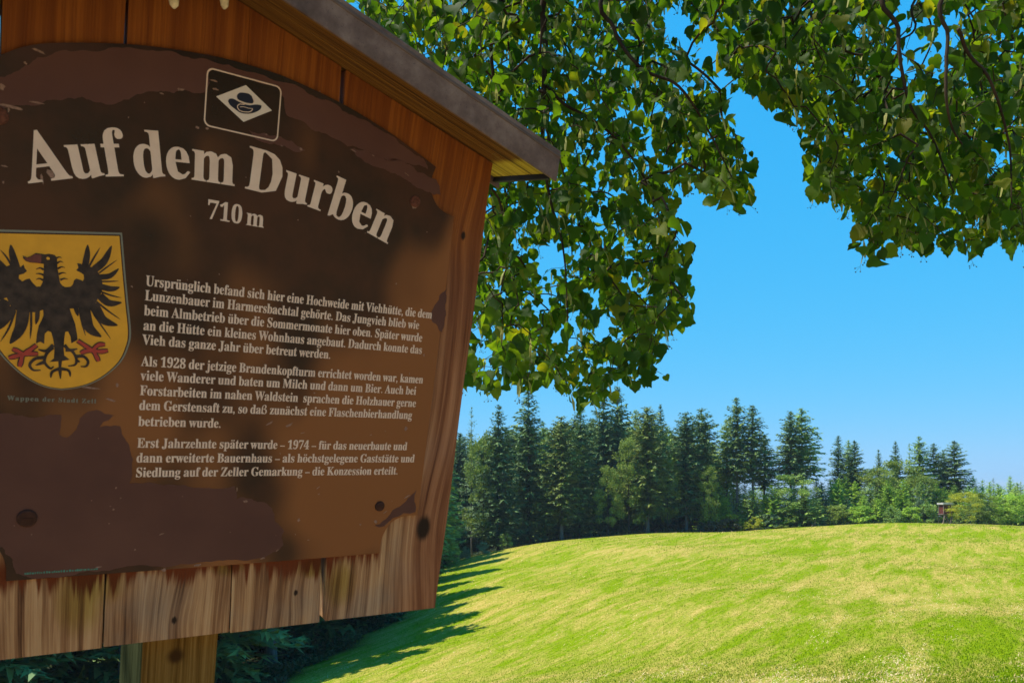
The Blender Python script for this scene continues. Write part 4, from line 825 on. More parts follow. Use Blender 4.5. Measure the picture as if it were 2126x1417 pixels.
# broadleaf trees mixed into the wood
for k, px, py, Y, hw, mat, lab in [
 ('broad0', 1004, 884, 110, 40, F_BROAD, 'pale green broadleaf tree glowing between the thin pale spruce and the full dark spruce'),
 ('broad1', 1305, 905, 112, 36, F_BROAD, 'sunlit broadleaf tree squeezed between the twin spires and the dome topped fir'),
 ('broad2', 1262, 960, 111, 28, F_BROAD, 'yellow green young broadleaf tree low among dark trunks under the twin spires'),
 ('broad0', 1385, 935, 114, 26, F_BROAD, 'light green broadleaf tree right of the broad dome topped fir'),
 ('broad1', 1470, 960, 113, 24, F_BROAD, 'light green broadleaf tree at the foot of the round headed fir with bare trunk'),
 ('broad2', 1822, 965, 122, 52, F_BROAD, 'rounded broadleaf tree left part of the broad light green canopy'),
 ('broad1', 1868, 950, 124, 54, F_BROAD, 'widest light green broadleaf tree under the small cone shaped spire'),
 ('broad0', 1910, 975, 121, 42, F_BROAD, 'light green broadleaf tree below the right hand conifer group')]:
    tip_tree(k, px, py, Y, hw, 'broadleaf_tree', lab, 'tree', mat, 'broadleaf trees in the far wood')
# young growth along the right hand edge
for k, px, py, Y, hw, mat, lab in [
 ('young0', 1487, 1018, 117, 38, N_YOUNG, 'bright young fir left of the large green bush, beside the bare trunks'),
 ('young1', 1523, 992, 119, 34, N_YOUNG, 'slim bright young fir under the tall windswept spruce'),
 ('young2', 1557, 1012, 116, 34, N_MID, 'young fir under the dark spruce with bare grey trunk'),
 ('young0', 1602, 1008, 115, 40, N_YOUNG, 'light green young fir touching the left side of the large green bush'),
 ('broad1', 1642, 981, 115, 56, N_MID, 'large rounded green bush below the isolated pair of spruces'),
 ('young1', 1672, 1010, 114, 52, N_MID, 'dark footed young fir spreading right of the large green bush'),
 ('young2', 1706, 1002, 119, 38, N_BLUE, 'bluish young fir in the low notch right of the isolated pair'),
 ('young0', 1741, 994, 118, 40, N_YOUNG, 'bright young fir under the small pointed spruce'),
 ('young1', 1775, 1000, 119, 38, N_YOUNG, 'young fir under the slim spruces of the low group'),
 ('young2', 1806, 1004, 118, 38, N_MID, 'mid green young fir before the left part of the light canopy'),
 ('young0', 1842, 998, 118, 38, N_YOUNG, 'young fir before the middle of the light canopy'),
 ('young1', 1876, 996, 118, 36, N_YOUNG, 'young fir under the small cone shaped spire'),
 ('young2', 1912, 1000, 118, 38, N_MID, 'young fir left of the hunting hide, before the reddish trunk'),
 ('young0', 1944, 1004, 121, 34, N_YOUNG, 'tall young fir directly behind the hunting hide'),
 ('young1', 1982, 1008, 121, 32, N_MID, 'young fir behind the yellow lit bush'),
 ('young2', 2024, 1012, 120, 36, N_YOUNG, 'young fir behind and between the two bushes right of the hide'),
 ('young0', 2072, 1006, 119, 38, N_YOUNG, 'young fir in the far right thicket under the thin tips'),
 ('young1', 2108, 1012, 117, 38, N_MID, 'young fir near the right edge of the photo'),
 ('young2', 2140, 1010, 116, 40, N_YOUNG, 'young fir cut by the right edge of the photo')]:
    tip_tree(k, px, py, Y, hw, 'green_bush' if k[0] == 'b' else 'young_fir', lab, 'bush' if k[0] == 'b' else 'young fir', mat, 'young growth before the wood', trunk=k[0] != 'b')
for i in range(78):     # filling the thicket: a taller row behind, a lower one in front
    back = i % 2 == 0; px = 1462 + i * 8.8 + rnd.uniform(-7, 7)
    if back: py, Y, hw = rnd.uniform(988, 1016), rnd.uniform(118.5, 125), rnd.uniform(22, 34)
    else: py, Y, hw = rnd.uniform(1022, 1052), rnd.uniform(115.5, 118), rnd.uniform(18, 27)
    if not back and 1935 < px < 1990: continue
    tip_tree('young%d' % (i % 3), px, py, Y, hw, 'young_fir', 'small young fir crowded into the green thicket below the tall conifers', 'young fir', rnd.choice([N_YOUNG, N_MID, N_YOUNG, N_BLUE]), 'young firs filling the thicket')
for k, px, py, Y, hw, mat, lab in [
 ('shrub0', 1478, 1080, 113.5, 30, F_BRUSH, 'dull brownish brush at the foot of the bare trunks'),
 ('shrub1', 1516, 1076, 113.5, 30, F_BRUSH, 'grey green brush left below the first yellow shrub'),
 ('shrub2', 1519, 1066, 114.5, 24, F_YELLOW, 'larger yellow green shrub, left of the pair of yellow shrubs'),
 ('shrub0', 1568, 1072, 114, 15, F_YELLOW, 'small round yellow shrub, right of the pair of yellow shrubs'),
 ('shrub1', 1545, 1082, 113.5, 18, F_YELLOW, 'small low yellowish shrub between the two yellow shrubs'),
 ('shrub2', 1598, 1066, 114, 24, N_BLUE, 'silvery blue green shrub right of the small round yellow shrub'),
 ('shrub0', 1622, 1088, 113, 20, F_BROAD, 'low green shrub on the crest left of the wooden stake'),
 ('shrub1', 1740, 1048, 114, 34, F_BROAD, 'green shrub on the crest right of the wooden stake'),
 ('shrub2', 1786, 1050, 114, 34, N_YOUNG, 'bright shrub in the middle of the right crest'),
 ('shrub0', 1853, 1050, 114, 20, N_MID, 'small dark round shrub standing alone on the crest'),
 ('shrub1', 1893, 1052, 114, 24, N_YOUNG, 'shrub on the crest left of the hunting hide'),
 ('shrub2', 1926, 1046, 114, 24, N_MID, 'dark shrub touching the left leg of the hunting hide'),
 ('broad2', 2004, 1018, 110.6, 36, F_YELLOW, 'yellow lit bush right of the hunting hide, hiding its right half'),
 ('broad1', 2044, 1020, 113, 36, F_BROAD, 'rounded green bush right of the yellow lit bush'),
 ('broad0', 2090, 1020, 113, 36, N_YOUNG, 'green bush second right of the yellow lit bush'),
 ('broad2', 2132, 1022, 112, 34, N_YOUNG, 'green bush at the right edge of the photo')]:
    tip_tree(k, px, py, Y, hw, 'shrub' if k[0] == 's' else 'bush', lab, 'shrub' if k[0] == 's' else 'bush', mat, 'shrubs along the crest', trunk=False)

# wood on the left slope, beside and below the board: row at the meadow's edge, then the depth of the wood
NEAR = [(-9.6, 98, 19, 3.0, 'spruce2', 'dark spruce at the meadow edge, nearest the board\'s right side'), (-10.6, 104, 17, 3.0, 'high1', 'spruce with bare trunk behind the edge of the meadow, right beside the board'),
        (-9.3, 90, 16, 2.6, 'high0', 'spruce whose long shadow reaches highest on the meadow'), (-10.4, 80, 18, 3.1, 'spruce0', 'spruce casting the big shadow beside the board\'s right edge'),
        (-10.2, 71, 13, 2.6, 'spruce1', 'spruce behind the board\'s lower right corner'), (-9.8, 63, 18, 3.0, 'spruce2', 'tall spruce just below the board\'s lower right corner'),
        (-10.6, 56, 15, 2.8, 'spruce0', 'dark spruce with full boughs under the board\'s right end'), (-11.6, 50, 19, 3.0, 'spruce1', 'spruce beside the sunny gap under the board'),
        (-12.6, 44, 20, 3.0, 'high2', 'spruce with dark bare trunk under the widest joint of the board'), (-13.4, 38, 19, 3.0, 'spruce2', 'spruce right of the pale trunks under the board'),
        (-15.6, 47, 20, 2.8, 'high0', 'tall spruce with pale bluish trunk right of the board\'s post'), (-14.2, 54, 19, 2.7, 'high1', 'second pale trunked spruce right of the board\'s post'),
        (-17.5, 41, 17, 2.9, 'spruce0', 'spruce seen beside the right side of the board\'s post'), (-20, 38, 18, 3.0, 'spruce1', 'spruce hidden behind the board\'s post'),
        (-20.5, 32, 14, 2.8, 'spruce2', 'sunlit spruce left of the board\'s post'), (-23, 35, 15, 3.0, 'spruce0', 'spruce with bright boughs at the photo\'s lower left'),
        (-26, 33, 16, 3.0, 'spruce1', 'spruce at the left edge of the photo below the board'), (-18, 60, 20, 3.0, 'spruce2', 'large spruce in the second row below the board')]
for (x, y, H, R_, k, lab) in NEAR:
    R_ *= 1.35; k = {'high0': 'dome0', 'high1': 'dome1'}.get(k, k)
    put_tree(k, x, y, H, R_, 'spruce_tree', lab, 'conifer', rnd.choice([N_DARK, N_DARK, N_MID]), 'conifers along the left edge of the meadow')
for i in range(70):
    y = rnd.uniform(34, 118); x = float(edge(y)) - 6.5 - rnd.random() ** 1.3 * (12 + y * .25)
    if y < 60 and x < -34: continue
    put_tree(rnd.choice(['spruce0', 'spruce1', 'spruce2', 'high0', 'high1']), x, y, rnd.uniform(16, 23), rnd.uniform(2.6, 3.3), 'spruce_tree', 'dark conifer inside the shady wood behind the board', 'conifer', rnd.choice([N_DARK, N_DARK, N_OLIVE]), 'conifers inside the shady wood')
# low shrubs at the foot of the left wood
for i, (px, py, Y, hw, H, mat, lab) in enumerate([(965, 1152, 104, 12, 1.6, N_BLUE, 'small grey green shrub lit by the sun, nearest the board at the wood\'s foot'), (1003, 1158, 105, 13, 1.5, N_BLUE, 'silvery shrub catching the sun at the foot of the dark spruces'),
     (1050, 1146, 107, 16, 2.0, N_MID, 'mid green shrub at the foot of the sharp tall spruce'), (940, 1140, 100, 16, 3.2, N_MID, 'young tree with sunlit sprays beside the board\'s right edge'), (1085, 1140, 108, 12, 1.3, F_DARKB, 'dark low shrub left of the tall spruce\'s trunk')]):
    p = at(px, py, Y); put_tree('shrub%d' % (i % 3), p.x, Y, H, hw / FPX * Y, 'shrub', lab, 'shrub', mat, 'shrubs at the foot of the left wood', trunk=False)
# brambles along the wood's foot: nobody could count them
g = np.random.default_rng(44); n = 60000
Y = np.concatenate([g.uniform(28, 116, n // 2), g.uniform(FAR_EDGE - .5, FAR_EDGE + 5, n // 2)])
X = np.concatenate([edge(Y[:n // 2]) - np.abs(g.normal(.6, 2.2, n // 2)) + .2, g.uniform(-9, 75, n // 2)])
hh = (.25 + 1.1 * value_noise(X, Y, 2.1, 8) ** 1.5) * g.random(n) ** .7 * np.where(Y > FAR_EDGE - 1, .7, 1.1)
P = np.stack([X, Y, zg(X, Y) + hh * .8], 1); d = g.normal(size=(n, 3)); d[:, 2] = abs(d[:, 2]) * .8; d /= np.linalg.norm(d, axis=1)[:, None]
q = np.cross(d, g.normal(size=(n, 3))); q /= np.linalg.norm(q, axis=1)[:, None]; l = g.uniform(.06, .22, n)[:, None]
me = np_mesh('undergrowth', np.stack([P - q * l * .4, P + d * l, P + q * l * .4], 1).reshape(-1, 3), np.arange(3 * n).reshape(-1, 3)); me.materials.append(F_DARKB)
tag(link(bpy.data.objects.new('undergrowth', me)), 'dark brambles and weeds where the meadow meets the wood', 'undergrowth', kind='stuff')

# ------------------------------------------------------------------ hunting hide and stake on the crest
RB = Mat('hide_red_brown', .8, .2); v = RB.noise(RB.coords('Object', (12, 12, .6)), 1.5, 3); RB.base(RB.ramp(v, [(.35, (.07, .018, .015)), (.65, (.14, .038, .030))])); RB = RB.m
GREYW = flat('grey_weathered_wood', (.19, .15, .13), .85, .2, .3, 6); ROOFW = flat('pale_roof', (.46, .44, .43), .5, .4, .12, 2)
p = at(1962, 1085, 112.2); hx, hy = p.x, 112.2; hz = float(zg(hx, hy))
hide = tag(empty('hunting_hide', (hx, hy, hz), math.radians(6)), 'small raised wooden hunting hide with reddish walls and a pale flat roof on the crest', 'hunting hide')
zt = at(1962, 1047, hy).z - hz; zb = at(1962, 1066, hy).z - hz; hw = 8.0 / FPX * hy
for i in range(6):
    mb = MB(); a = -hw + i * hw / 3; mb.box((a + .006, -.56, zb), (a + hw / 3 - .006, -.53, zt)); mb.build('wall_board', RB, hide)
mb = MB(); mb.box((-hw, -.528, zb), (hw, .5, zt)); mb.build('cabin', RB, hide)
mb = MB(); v = [(-hw - .2, -.75, zt + .02), (hw + .2, -.75, zt + .02), (hw + .2, .65, zt - .02), (-hw - .2, .65, zt - .02)]
mb.add(v + [(a, b, c + .27 if b < 0 else c + .24) for a, b, c in v], [(0,3,2,1),(4,5,6,7),(0,1,5,4),(1,2,6,5),(2,3,7,6),(3,0,4,7)]); bevel(mb.build('roof', ROOFW, hide), .03)
mb = MB(); mb.box((-hw - .25, -.62, zb - .10), (hw + .15, .55, zb - .003)); mb.build('platform', GREYW, hide)
for sx in (-1, 1):
    for sy in (-1, 1):
        mb = MB(); mb.tube([(sx * (hw + .02), sy * .52 - .05, zt), (sx * (hw + .06), sy * .58 - .05, -.3)], .055, 6); mb.build('leg', GREYW, hide)
for a, b in (((-hw + .05, -.68, zb - .25), (-hw - .55, -.9, -.25)), ((-hw + .1, -.68, zb - .3), (hw + .1, -.75, -.2)), ((hw - .05, -.66, zb - .25), (-hw + .7, -.8, -.25)), ((hw, -.68, zb - .3), (hw + .5, -.9, -.25))):
    mb = MB(); mb.tube([a, b], .045, 6); mb.build('brace', GREYW, hide)
p = at(1692, 1092, 111.4); z0 = float(zg(p.x, 111.4))
stk = tag(empty('wooden_stake', (p.x, 111.4, z0)), 'short leaning wooden stake with a diagonal prop standing on the crest', 'stake')
mb = MB(); mb.tube([(0, 0, -.3), (.03, 0, .85)], [.06, .05], 6); mb.build('post', GREYW, stk)
mb = MB(); mb.tube([(-.62, -.05, -.2), (-.02, -.03, .55)], [.045, .045], 6); mb.build('prop', GREYW, stk)

# conifers added out of view behind the viewer, for the panel to reflect
for (x, y, H, R_, k) in ((17, -6, 17, 3.4, 'spruce0'), (21, -11, 19, 3.4, 'dome1'), (16, -15, 16, 3.2, 'spruce1'), (25, -5, 18, 3.3, 'spruce2'), (22, -19, 20, 3.6, 'spruce0'), (12, -23, 18, 3.4, 'spruce2'), (27, -14, 18, 3.4, 'dome0'), (29, 1, 15, 3.0, 'spruce1'), (5, -27, 17, 3.4, 'spruce1'), (-3, -26, 18, 3.4, 'spruce0')):
    put_tree(k, x, y, H, R_, 'spruce_tree', 'unseen dark conifer added across the added gravel that the board faces', 'conifer', N_DARK, 'added conifers across the added gravel')

# the thin summer air over the valley
zlo = float(min(-420, 0)); mb = MB(); mb.box((-26000, -26000, -420), (26000, 26000, 24))
HZ = bpy.data.materials.new('haze'); HZ.use_nodes = True; t_ = HZ.node_tree; t_.nodes.remove(t_.nodes['Principled BSDF'])
pv = t_.nodes.new('ShaderNodeVolumePrincipled'); pv.inputs['Density'].default_value = .0002; pv.inputs['Color'].default_value = (.72, .86, 1, 1); pv.inputs['Anisotropy'].default_value = .1
t_.links.new(pv.outputs[0], [n for n in t_.nodes if n.type == 'OUTPUT_MATERIAL'][0].inputs['Volume'])
tag(mb.build('haze', HZ), kind='stuff', label='faint bluish summer haze over the meadow and the distant wood')

# ------------------------------------------------------------------ the linden overhead
LIND_A = [(700,-60),(1370,-60),(1385,10),(1350,40),(1330,66),(1375,90),(1410,130),(1470,170),(1488,208),(1496,260),(1536,300),(1546,378),(1552,418),(1492,418),(1462,385),(1402,368),(1378,388),(1398,445),(1418,560),(1422,670),(1385,690),(1352,722),(1368,785),(1322,790),(1275,772),(1246,838),(1212,826),(1180,818),(1158,788),(1110,778),(1080,800),(1040,770),(1006,815),(975,800),(955,770),(960,640),(980,500),(960,380),(900,250),(800,120)]
LIND_B = [(1395,-60),(2190,-60),(2190,500),(2120,500),(2070,486),(2004,524),(1960,496),(1905,506),(1850,492),(1806,530),(1784,482),(1772,432),(1730,405),(1690,398),(1700,350),(1676,262),(1640,215),(1585,190),(1535,148),(1500,90),(1458,48),(1425,12)]
HOLES = [[(1118,492),(1150,500),(1210,497),(1200,540),(1150,560),(1105,540)], [(1132,648),(1170,662),(1215,640),(1205,735),(1165,745),(1135,700)], [(1835,0),(1960,-40),(2060,10),(2010,70),(1990,130),(1930,220),(1880,210),(1840,80)], [(1290,540),(1340,560),(1330,600),(1290,600)],
         [(2025,278),(2110,300),(2126,350),(2060,338)], [(1255,500),(1310,478),(1330,520),(1290,525)], [(1110,600),(1150,610),(1140,640),(1105,630)], [(2050,80),(2110,100),(2126,140),(2070,150)], [(1740,335),(1790,345),(1775,365),(1735,360)],
         [(1225,655),(1275,650),(1290,700),(1240,710)], [(1048,480),(1110,470),(1100,510),(1050,520)], [(1655,300),(1690,300),(1690,340)]]
HOLE_KEEP = [.06, .05, .16, .3, .15, .25, .25, .2, .3, .35, .45, .2]
def inside(P, x, y):
    c = np.zeros(x.shape, bool); n = len(P)
    for i in range(n):
        x0, y0 = P[i-1]; x1, y1 = P[i]
        c ^= ((y0 > y) != (y1 > y)) & (x < (x1 - x0) * (y - y0) / (y1 - y0 + 1e-12) + x0)
    return c
g = np.random.default_rng(5)
def sample(poly_, n, d0, d1, holes=True):
    xs = [p[0] for p in poly_]; ys = [p[1] for p in poly_]; out = []
    while len(out) < n:
        m = n * 3; x = g.uniform(min(xs), max(xs), m); y = g.uniform(min(ys), max(ys), m); ok = inside(poly_, x, y)
        if holes:
            for h, keep in zip(HOLES, HOLE_KEEP): ok &= ~(inside(h, x, y) & (g.random(m) > keep))
        out += [(a, b, g.uniform(d0, d1)) for a, b in zip(x[ok], y[ok])]
    return out[:n]
pts = sample(LIND_A, 760, 2.9, 4.2) + sample([p for p in LIND_A if True], 860, 4.0, 5.8) + sample(LIND_B, 720, 2.8, 4.0) + sample(LIND_B, 680, 3.8, 5.6)
# the ragged lower rims carry single hanging shoots
for P in (LIND_A[2:37], LIND_B[4:]):
    for i in range(len(P) - 1):
        a, b = P[i], P[i + 1]; L = math.hypot(b[0] - a[0], b[1] - a[1])
        for k in range(int(L / 26) + 1):
            t = (k + g.random()) / (int(L / 26) + 1); pts.append((a[0] + (b[0] - a[0]) * t + g.normal(0, 5), a[1] + (b[1] - a[1]) * t - 14 + g.normal(0, 5), g.uniform(2.9, 4.0)))
ATT = [at(x, y, d) for x, y, d in pts]
# foliage going on above the frame and back to the trunk
for k in range(380):
    p = Vector((g.uniform(-3.8, 3.2), g.uniform(2.6, 5.6), EYE.z + g.uniform(2.3, 4.2))); c = p - EYE
    if CY - c.dot(UPV) / c.dot(FWD) * FPX < -70 or CX + c.x / c.dot(FWD) * FPX < 250: ATT.append(p)
for k in range(760):     # the crown overhead and behind the viewer, which dapples the added gravel
    ATT.append(Vector((g.uniform(-5.0, 2.4), g.uniform(-3.2, 3.0), EYE.z + g.uniform(2.6, 4.3))))
ATT = [p for p in ATT if p.z > EYE.z - .4]
T0 = Vector((-4.6, 5.2, 0)); T0.z = float(zg(T0.x, T0.y))
linden = tag(empty('linden_tree', T0), 'leafy linden tree whose boughs hang down over the meadow beside and above the board', 'linden tree')
LT = -T0
def W(*p): return Vector(p)
top_z = EYE.z
limbs = [([T0 + W(0, 0, -.3), T0 + W(.03, 0, 1.6), W(-4.45, 5.2, top_z + 1.7), W(-4.2, 5.1, top_z + 3.2), W(-3.9, 5.0, top_z + 5.0), W(-3.7, 4.9, top_z + 6.5)], [.30, .25, .22, .17, .10, .04], 'trunk'),
 ([W(-4.45, 5.2, top_z + 1.7), W(-3.2, 5.0, top_z + 3.0), W(-1.6, 4.6, top_z + 3.5), W(.2, 4.2, top_z + 3.4), W(1.8, 3.9, top_z + 3.2), W(3.0, 3.6, top_z + 2.7)], [.15, .11, .085, .06, .04, .02], 'bough'),
 ([W(-4.2, 5.1, top_z + 3.2), W(-2.4, 4.2, top_z + 3.7), W(-.6, 3.5, top_z + 3.2), W(.9, 3.1, top_z + 2.8), W(2.2, 2.9, top_z + 2.4)], [.13, .09, .06, .04, .02], 'bough')]
limbs.append(([W(-4.2, 5.1, top_z + 3.2), W(-3.2, 3.2, top_z + 3.9), W(-1.8, 1.4, top_z + 4.1), W(-.6, -.4, top_z + 3.9), W(.8, -2.2, top_z + 3.6)], [.14, .10, .07, .045, .02], 'bough'))
def px(x, y, d): return at(x, y, d)
limbs += [([W(-.6, 3.5, top_z + 3.2), px(1122, -120, 3.2), px(1126, 20, 3.2), px(1132, 120, 3.2), px(1126, 270, 3.22), px(1140, 400, 3.3), px(1170, 520, 3.3), px(1180, 700, 3.3)], [.030, .017, .0125, .011, .009, .006, .004, .002], 'branch'),
 ([px(1136, 178, 3.2), px(1170, 215, 3.2), px(1232, 250, 3.25), px(1290, 300, 3.3), px(1345, 385, 3.4), px(1380, 500, 3.4), px(1395, 620, 3.4)], [.007, .006, .005, .0045, .004, .003, .002], 'branch'),
 ([W(-.6, 3.5, top_z + 3.2), px(1050, -90, 3.9), px(1028, 20, 3.9), px(1018, 90, 3.9), px(1040, 300, 4.1), px(1060, 560, 4.3), px(1050, 700, 4.3)], [.024, .015, .011, .009, .007, .005, .002], 'branch'),
 ([W(.9, 3.1, top_z + 2.8), px(1268, -60, 3.0), px(1275, 60, 3.0), px(1330, 140, 3.0), px(1410, 180, 3.0), px(1470, 270, 3.1), px(1520, 370, 3.1)], [.018, .009, .007, .006, .005, .004, .002], 'branch'),
 ([W(2.2, 2.9, top_z + 2.4), px(1868, -60, 2.8), px(1866, 60, 2.8), px(1868, 115, 2.8), px(1890, 220, 2.85), px(1935, 285, 2.9), px(1980, 400, 2.9)], [.016, .009, .007, .006, .005, .004, .002], 'branch'),
 ([W(2.2, 2.9, top_z + 2.4), px(1985, -50, 2.7), px(1968, 80, 2.7), px(1964, 190, 2.7), px(1975, 260, 2.75), px(1998, 300, 2.8)], [.012, .008, .006, .005, .004, .002], 'branch'),
 ([px(1990, 60, 2.75), px(2010, 110, 2.8), px(2058, 172, 2.8), px(2095, 300, 2.9), px(2100, 420, 2.9)], [.007, .006, .005, .004, .002], 'branch'),
 ([W(1.8, 3.9, top_z + 3.2), px(1655, -60, 3.7), px(1662, 60, 3.7), px(1700, 160, 3.7), px(1760, 300, 3.6)], [.015, .009, .007, .005, .002], 'branch'),
 ([W(2.2, 2.9, top_z + 2.4), px(1930, -40, 3.1), px(1900, 60, 3.1), px(1860, 90, 3.1), px(1800, 170, 3.1)], [.009, .005, .004, .003, .002], 'branch')]
nodes, parent_, is_limb = [], [], []
def dens(P, step):
    out = []
    for a, b in zip(P, P[1:]):
        n = max(1, int((b - a).length / step)); out += [a.lerp(b, i / n) for i in range(n)]
    return out + [P[-1]]
for P, r_, nm in limbs:
    Q = cat3 = []
    C = [tuple(p) for p in P]
    for i in range(len(C) - 1):
        p0, p1, p2, p3 = C[max(i-1, 0)], C[i], C[i+1], C[min(i+2, len(C)-1)]; m = 6
        for k in range(m):
            t = k / m; Q.append(Vector([.5 * ((2*p1[j]) + (-p0[j]+p2[j])*t + (2*p0[j]-5*p1[j]+4*p2[j]-p3[j])*t*t + (-p0[j]+3*p1[j]-3*p2[j]+p3[j])*t**3) for j in range(3)]))
    Q.append(P[-1]); rr = [np.interp(i / 6, range(len(r_)), r_) for i in range(len(Q))]
    mb = MB(); mb.tube([q + LT + Vector((rnd.gauss(0, 1), rnd.gauss(0, 1), rnd.gauss(0, 1))) * rr[i] * .1 for i, q in enumerate(Q)], rr, 9 if nm != 'branch' else 6)
    mb.build(nm, BARK_G if nm == 'trunk' else TWIG, linden, True)
    if nm != 'trunk':
        for q in dens(Q, .05): nodes.append(q); is_limb.append(True); parent_.append(-1)
NA = np.array([tuple(n) for n in nodes])
ATT.sort(key=lambda p: -p.z)
node_arr = np.zeros((60000, 3)); node_arr[:len(NA)] = NA; cnt = len(NA)
prt = np.full(60000, -1); wgt = np.zeros(60000)
shoots = []
for p in ATT:
    q = np.array(p); D = node_arr[:cnt] - q; dist = np.sqrt((D ** 2).sum(1)) + np.maximum(0, -D[:, 2]) * 1.6
    j = int(dist.argmin()); a = Vector(node_arr[j]); L = (p - a).length; n = max(2, int(L / .045)); last = j
    off = Vector((g.normal(), g.normal(), g.normal())) * L * .09 + Vector((0, 0, L * .12))
    chain = [a]
    for k in range(1, n + 1):
        t = k / n; x = a.lerp(p, t) + off * math.sin(t * math.pi) * (1 if k < n else 0)
        node_arr[cnt] = x; prt[cnt] = last; last = cnt; cnt += 1; chain.append(x)
    shoots.append(chain)
    j = last
    while j >= 0: wgt[j] += 1; j = prt[j]
# twigs as thin three sided prisms, thicker where they carry more
idx = np.where(prt[:cnt] >= 0)[0]; A = node_arr[prt[idx]]; B = node_arr[idx]; rad = np.minimum(.0055, .0009 * np.sqrt(wgt[idx]) + .0005)
d = B - A; d /= np.linalg.norm(d, axis=1)[:, None] + 1e-9; u = np.cross(d, [.3, .5, .8]); u /= np.linalg.norm(u, axis=1)[:, None] + 1e-9; v = np.cross(d, u)
ring = lambda P, r_: [P + (u * math.cos(k * 2.0944) + v * math.sin(k * 2.0944)) * r_[:, None] for k in range(3)]
V = np.stack(ring(A - d * .002, rad) + ring(B, rad * .93), 1).reshape(-1, 3) + np.array(LT); b = np.arange(len(idx))[:, None] * 6
F = np.concatenate([b + np.array([[k, (k + 1) % 3, 3 + (k + 1) % 3, 3 + k]]) for k in range(3)])
me = np_mesh('twigs', V, F, True); me.materials.append(TWIG); o = link(bpy.data.objects.new('twigs', me), linden); o['kind'] = 'stuff'

# leaves
LEAF = Mat('linden_leaf', .6, .12); oi = LEAF.n('ShaderNodeObjectInfo'); la = LEAF.n('ShaderNodeAttribute', attribute_name='tone')
ge = LEAF.n('ShaderNodeNewGeometry')
tone = LEAF.math('ADD', la.outputs['Fac'], LEAF.math('MULTIPLY', oi.outputs['Random'], LEAF.math('LESS_THAN', la.outputs['Fac'], .0001)))
ln = LEAF.noise(LEAF.coords(), 45, 4, .6)
tone2 = LEAF.math('ADD', tone, LEAF.math('MULTIPLY', LEAF.math('SUBTRACT', ln, .5), .25))
lc = LEAF.ramp(tone2, [(.05, (.012, .030, .006)), (.45, (.026, .052, .007)), (.85, (.055, .080, .009)), (1, (.095, .085, .012))])
lc = LEAF.mix(LEAF.smooth(ln, .70, .74), lc, (.05, .035, .012))
LEAF.base(LEAF.mix(ge.outputs['Backfacing'], lc, LEAF.mix(.45, lc, (.055, .075, .02))))
LEAF.translucent(LEAF.mix(1, lc, (6.4, 6.5, .8), 'MULTIPLY'), .40); LEAF.bump(ln, .2, .002)
LEAF = LEAF.m
def leaf_mesh(seed):
    """half folded, toothed heart shape: 4 points on the midrib, 10 on each rim"""
    r = random.Random(seed)
    rim = [(.13, -.09), (.34, -.10), (.50, .02), (.57, .20), (.585, .36), (.53, .52), (.45, .64), (.36, .76), (.22, .88), (.09, .97)]
    fold = r.uniform(.05, .95); droop = r.uniform(-.1, 1.1); asym = r.uniform(.8, 1.2); curl = r.uniform(-.6, .9); tw = r.uniform(-.5, .5); wid = r.uniform(.82, 1.12)
    wv, wf = r.uniform(0, .09), r.uniform(5, 9)
    def P(x, y, j=0):
        z = abs(x) * fold - droop * y * y * .42 - curl * x * x * .9 + tw * x * y + (wv * math.sin(y * wf + x * 3) if x else 0)
        return (x * wid * (1 + j), y * (1 - abs(droop) * .12) + j * .3, z)
    V = [P(0, 0), P(0, .26), P(0, .60), P(0, 1.10)]; F = []
    for sd in (1, -1):
        b = len(V); V += [P(sd * x * (asym if sd > 0 else 1 / asym), y, (.05 if i % 2 else -.04) + r.uniform(-.05, .05)) for i, (x, y) in enumerate(rim)]
        q = [(0, b, b + 1), (0, b + 1, b + 2, 1), (1, b + 2, b + 3), (1, b + 3, b + 4), (1, b + 4, b + 5, 2), (2, b + 5, b + 6), (2, b + 6, b + 7), (2, b + 7, b + 8, 3), (3, b + 8, b + 9)]
        F += q if sd > 0 else [tuple(reversed(t)) for t in q]
    return V, F
LV = [leaf_mesh(i) for i in range(14)]
leaf_me = []
for V_, F_ in LV:
    me = bpy.data.meshes.new('leaf'); me.from_pydata(V_, [], F_); me.update(); me.polygons.foreach_set('use_smooth', [True] * len(me.polygons)); me.materials.append(LEAF); leaf_me.append(me)
placed = []      # (matrix, variant, apparent size, in view)
pet_a, pet_b = [], []
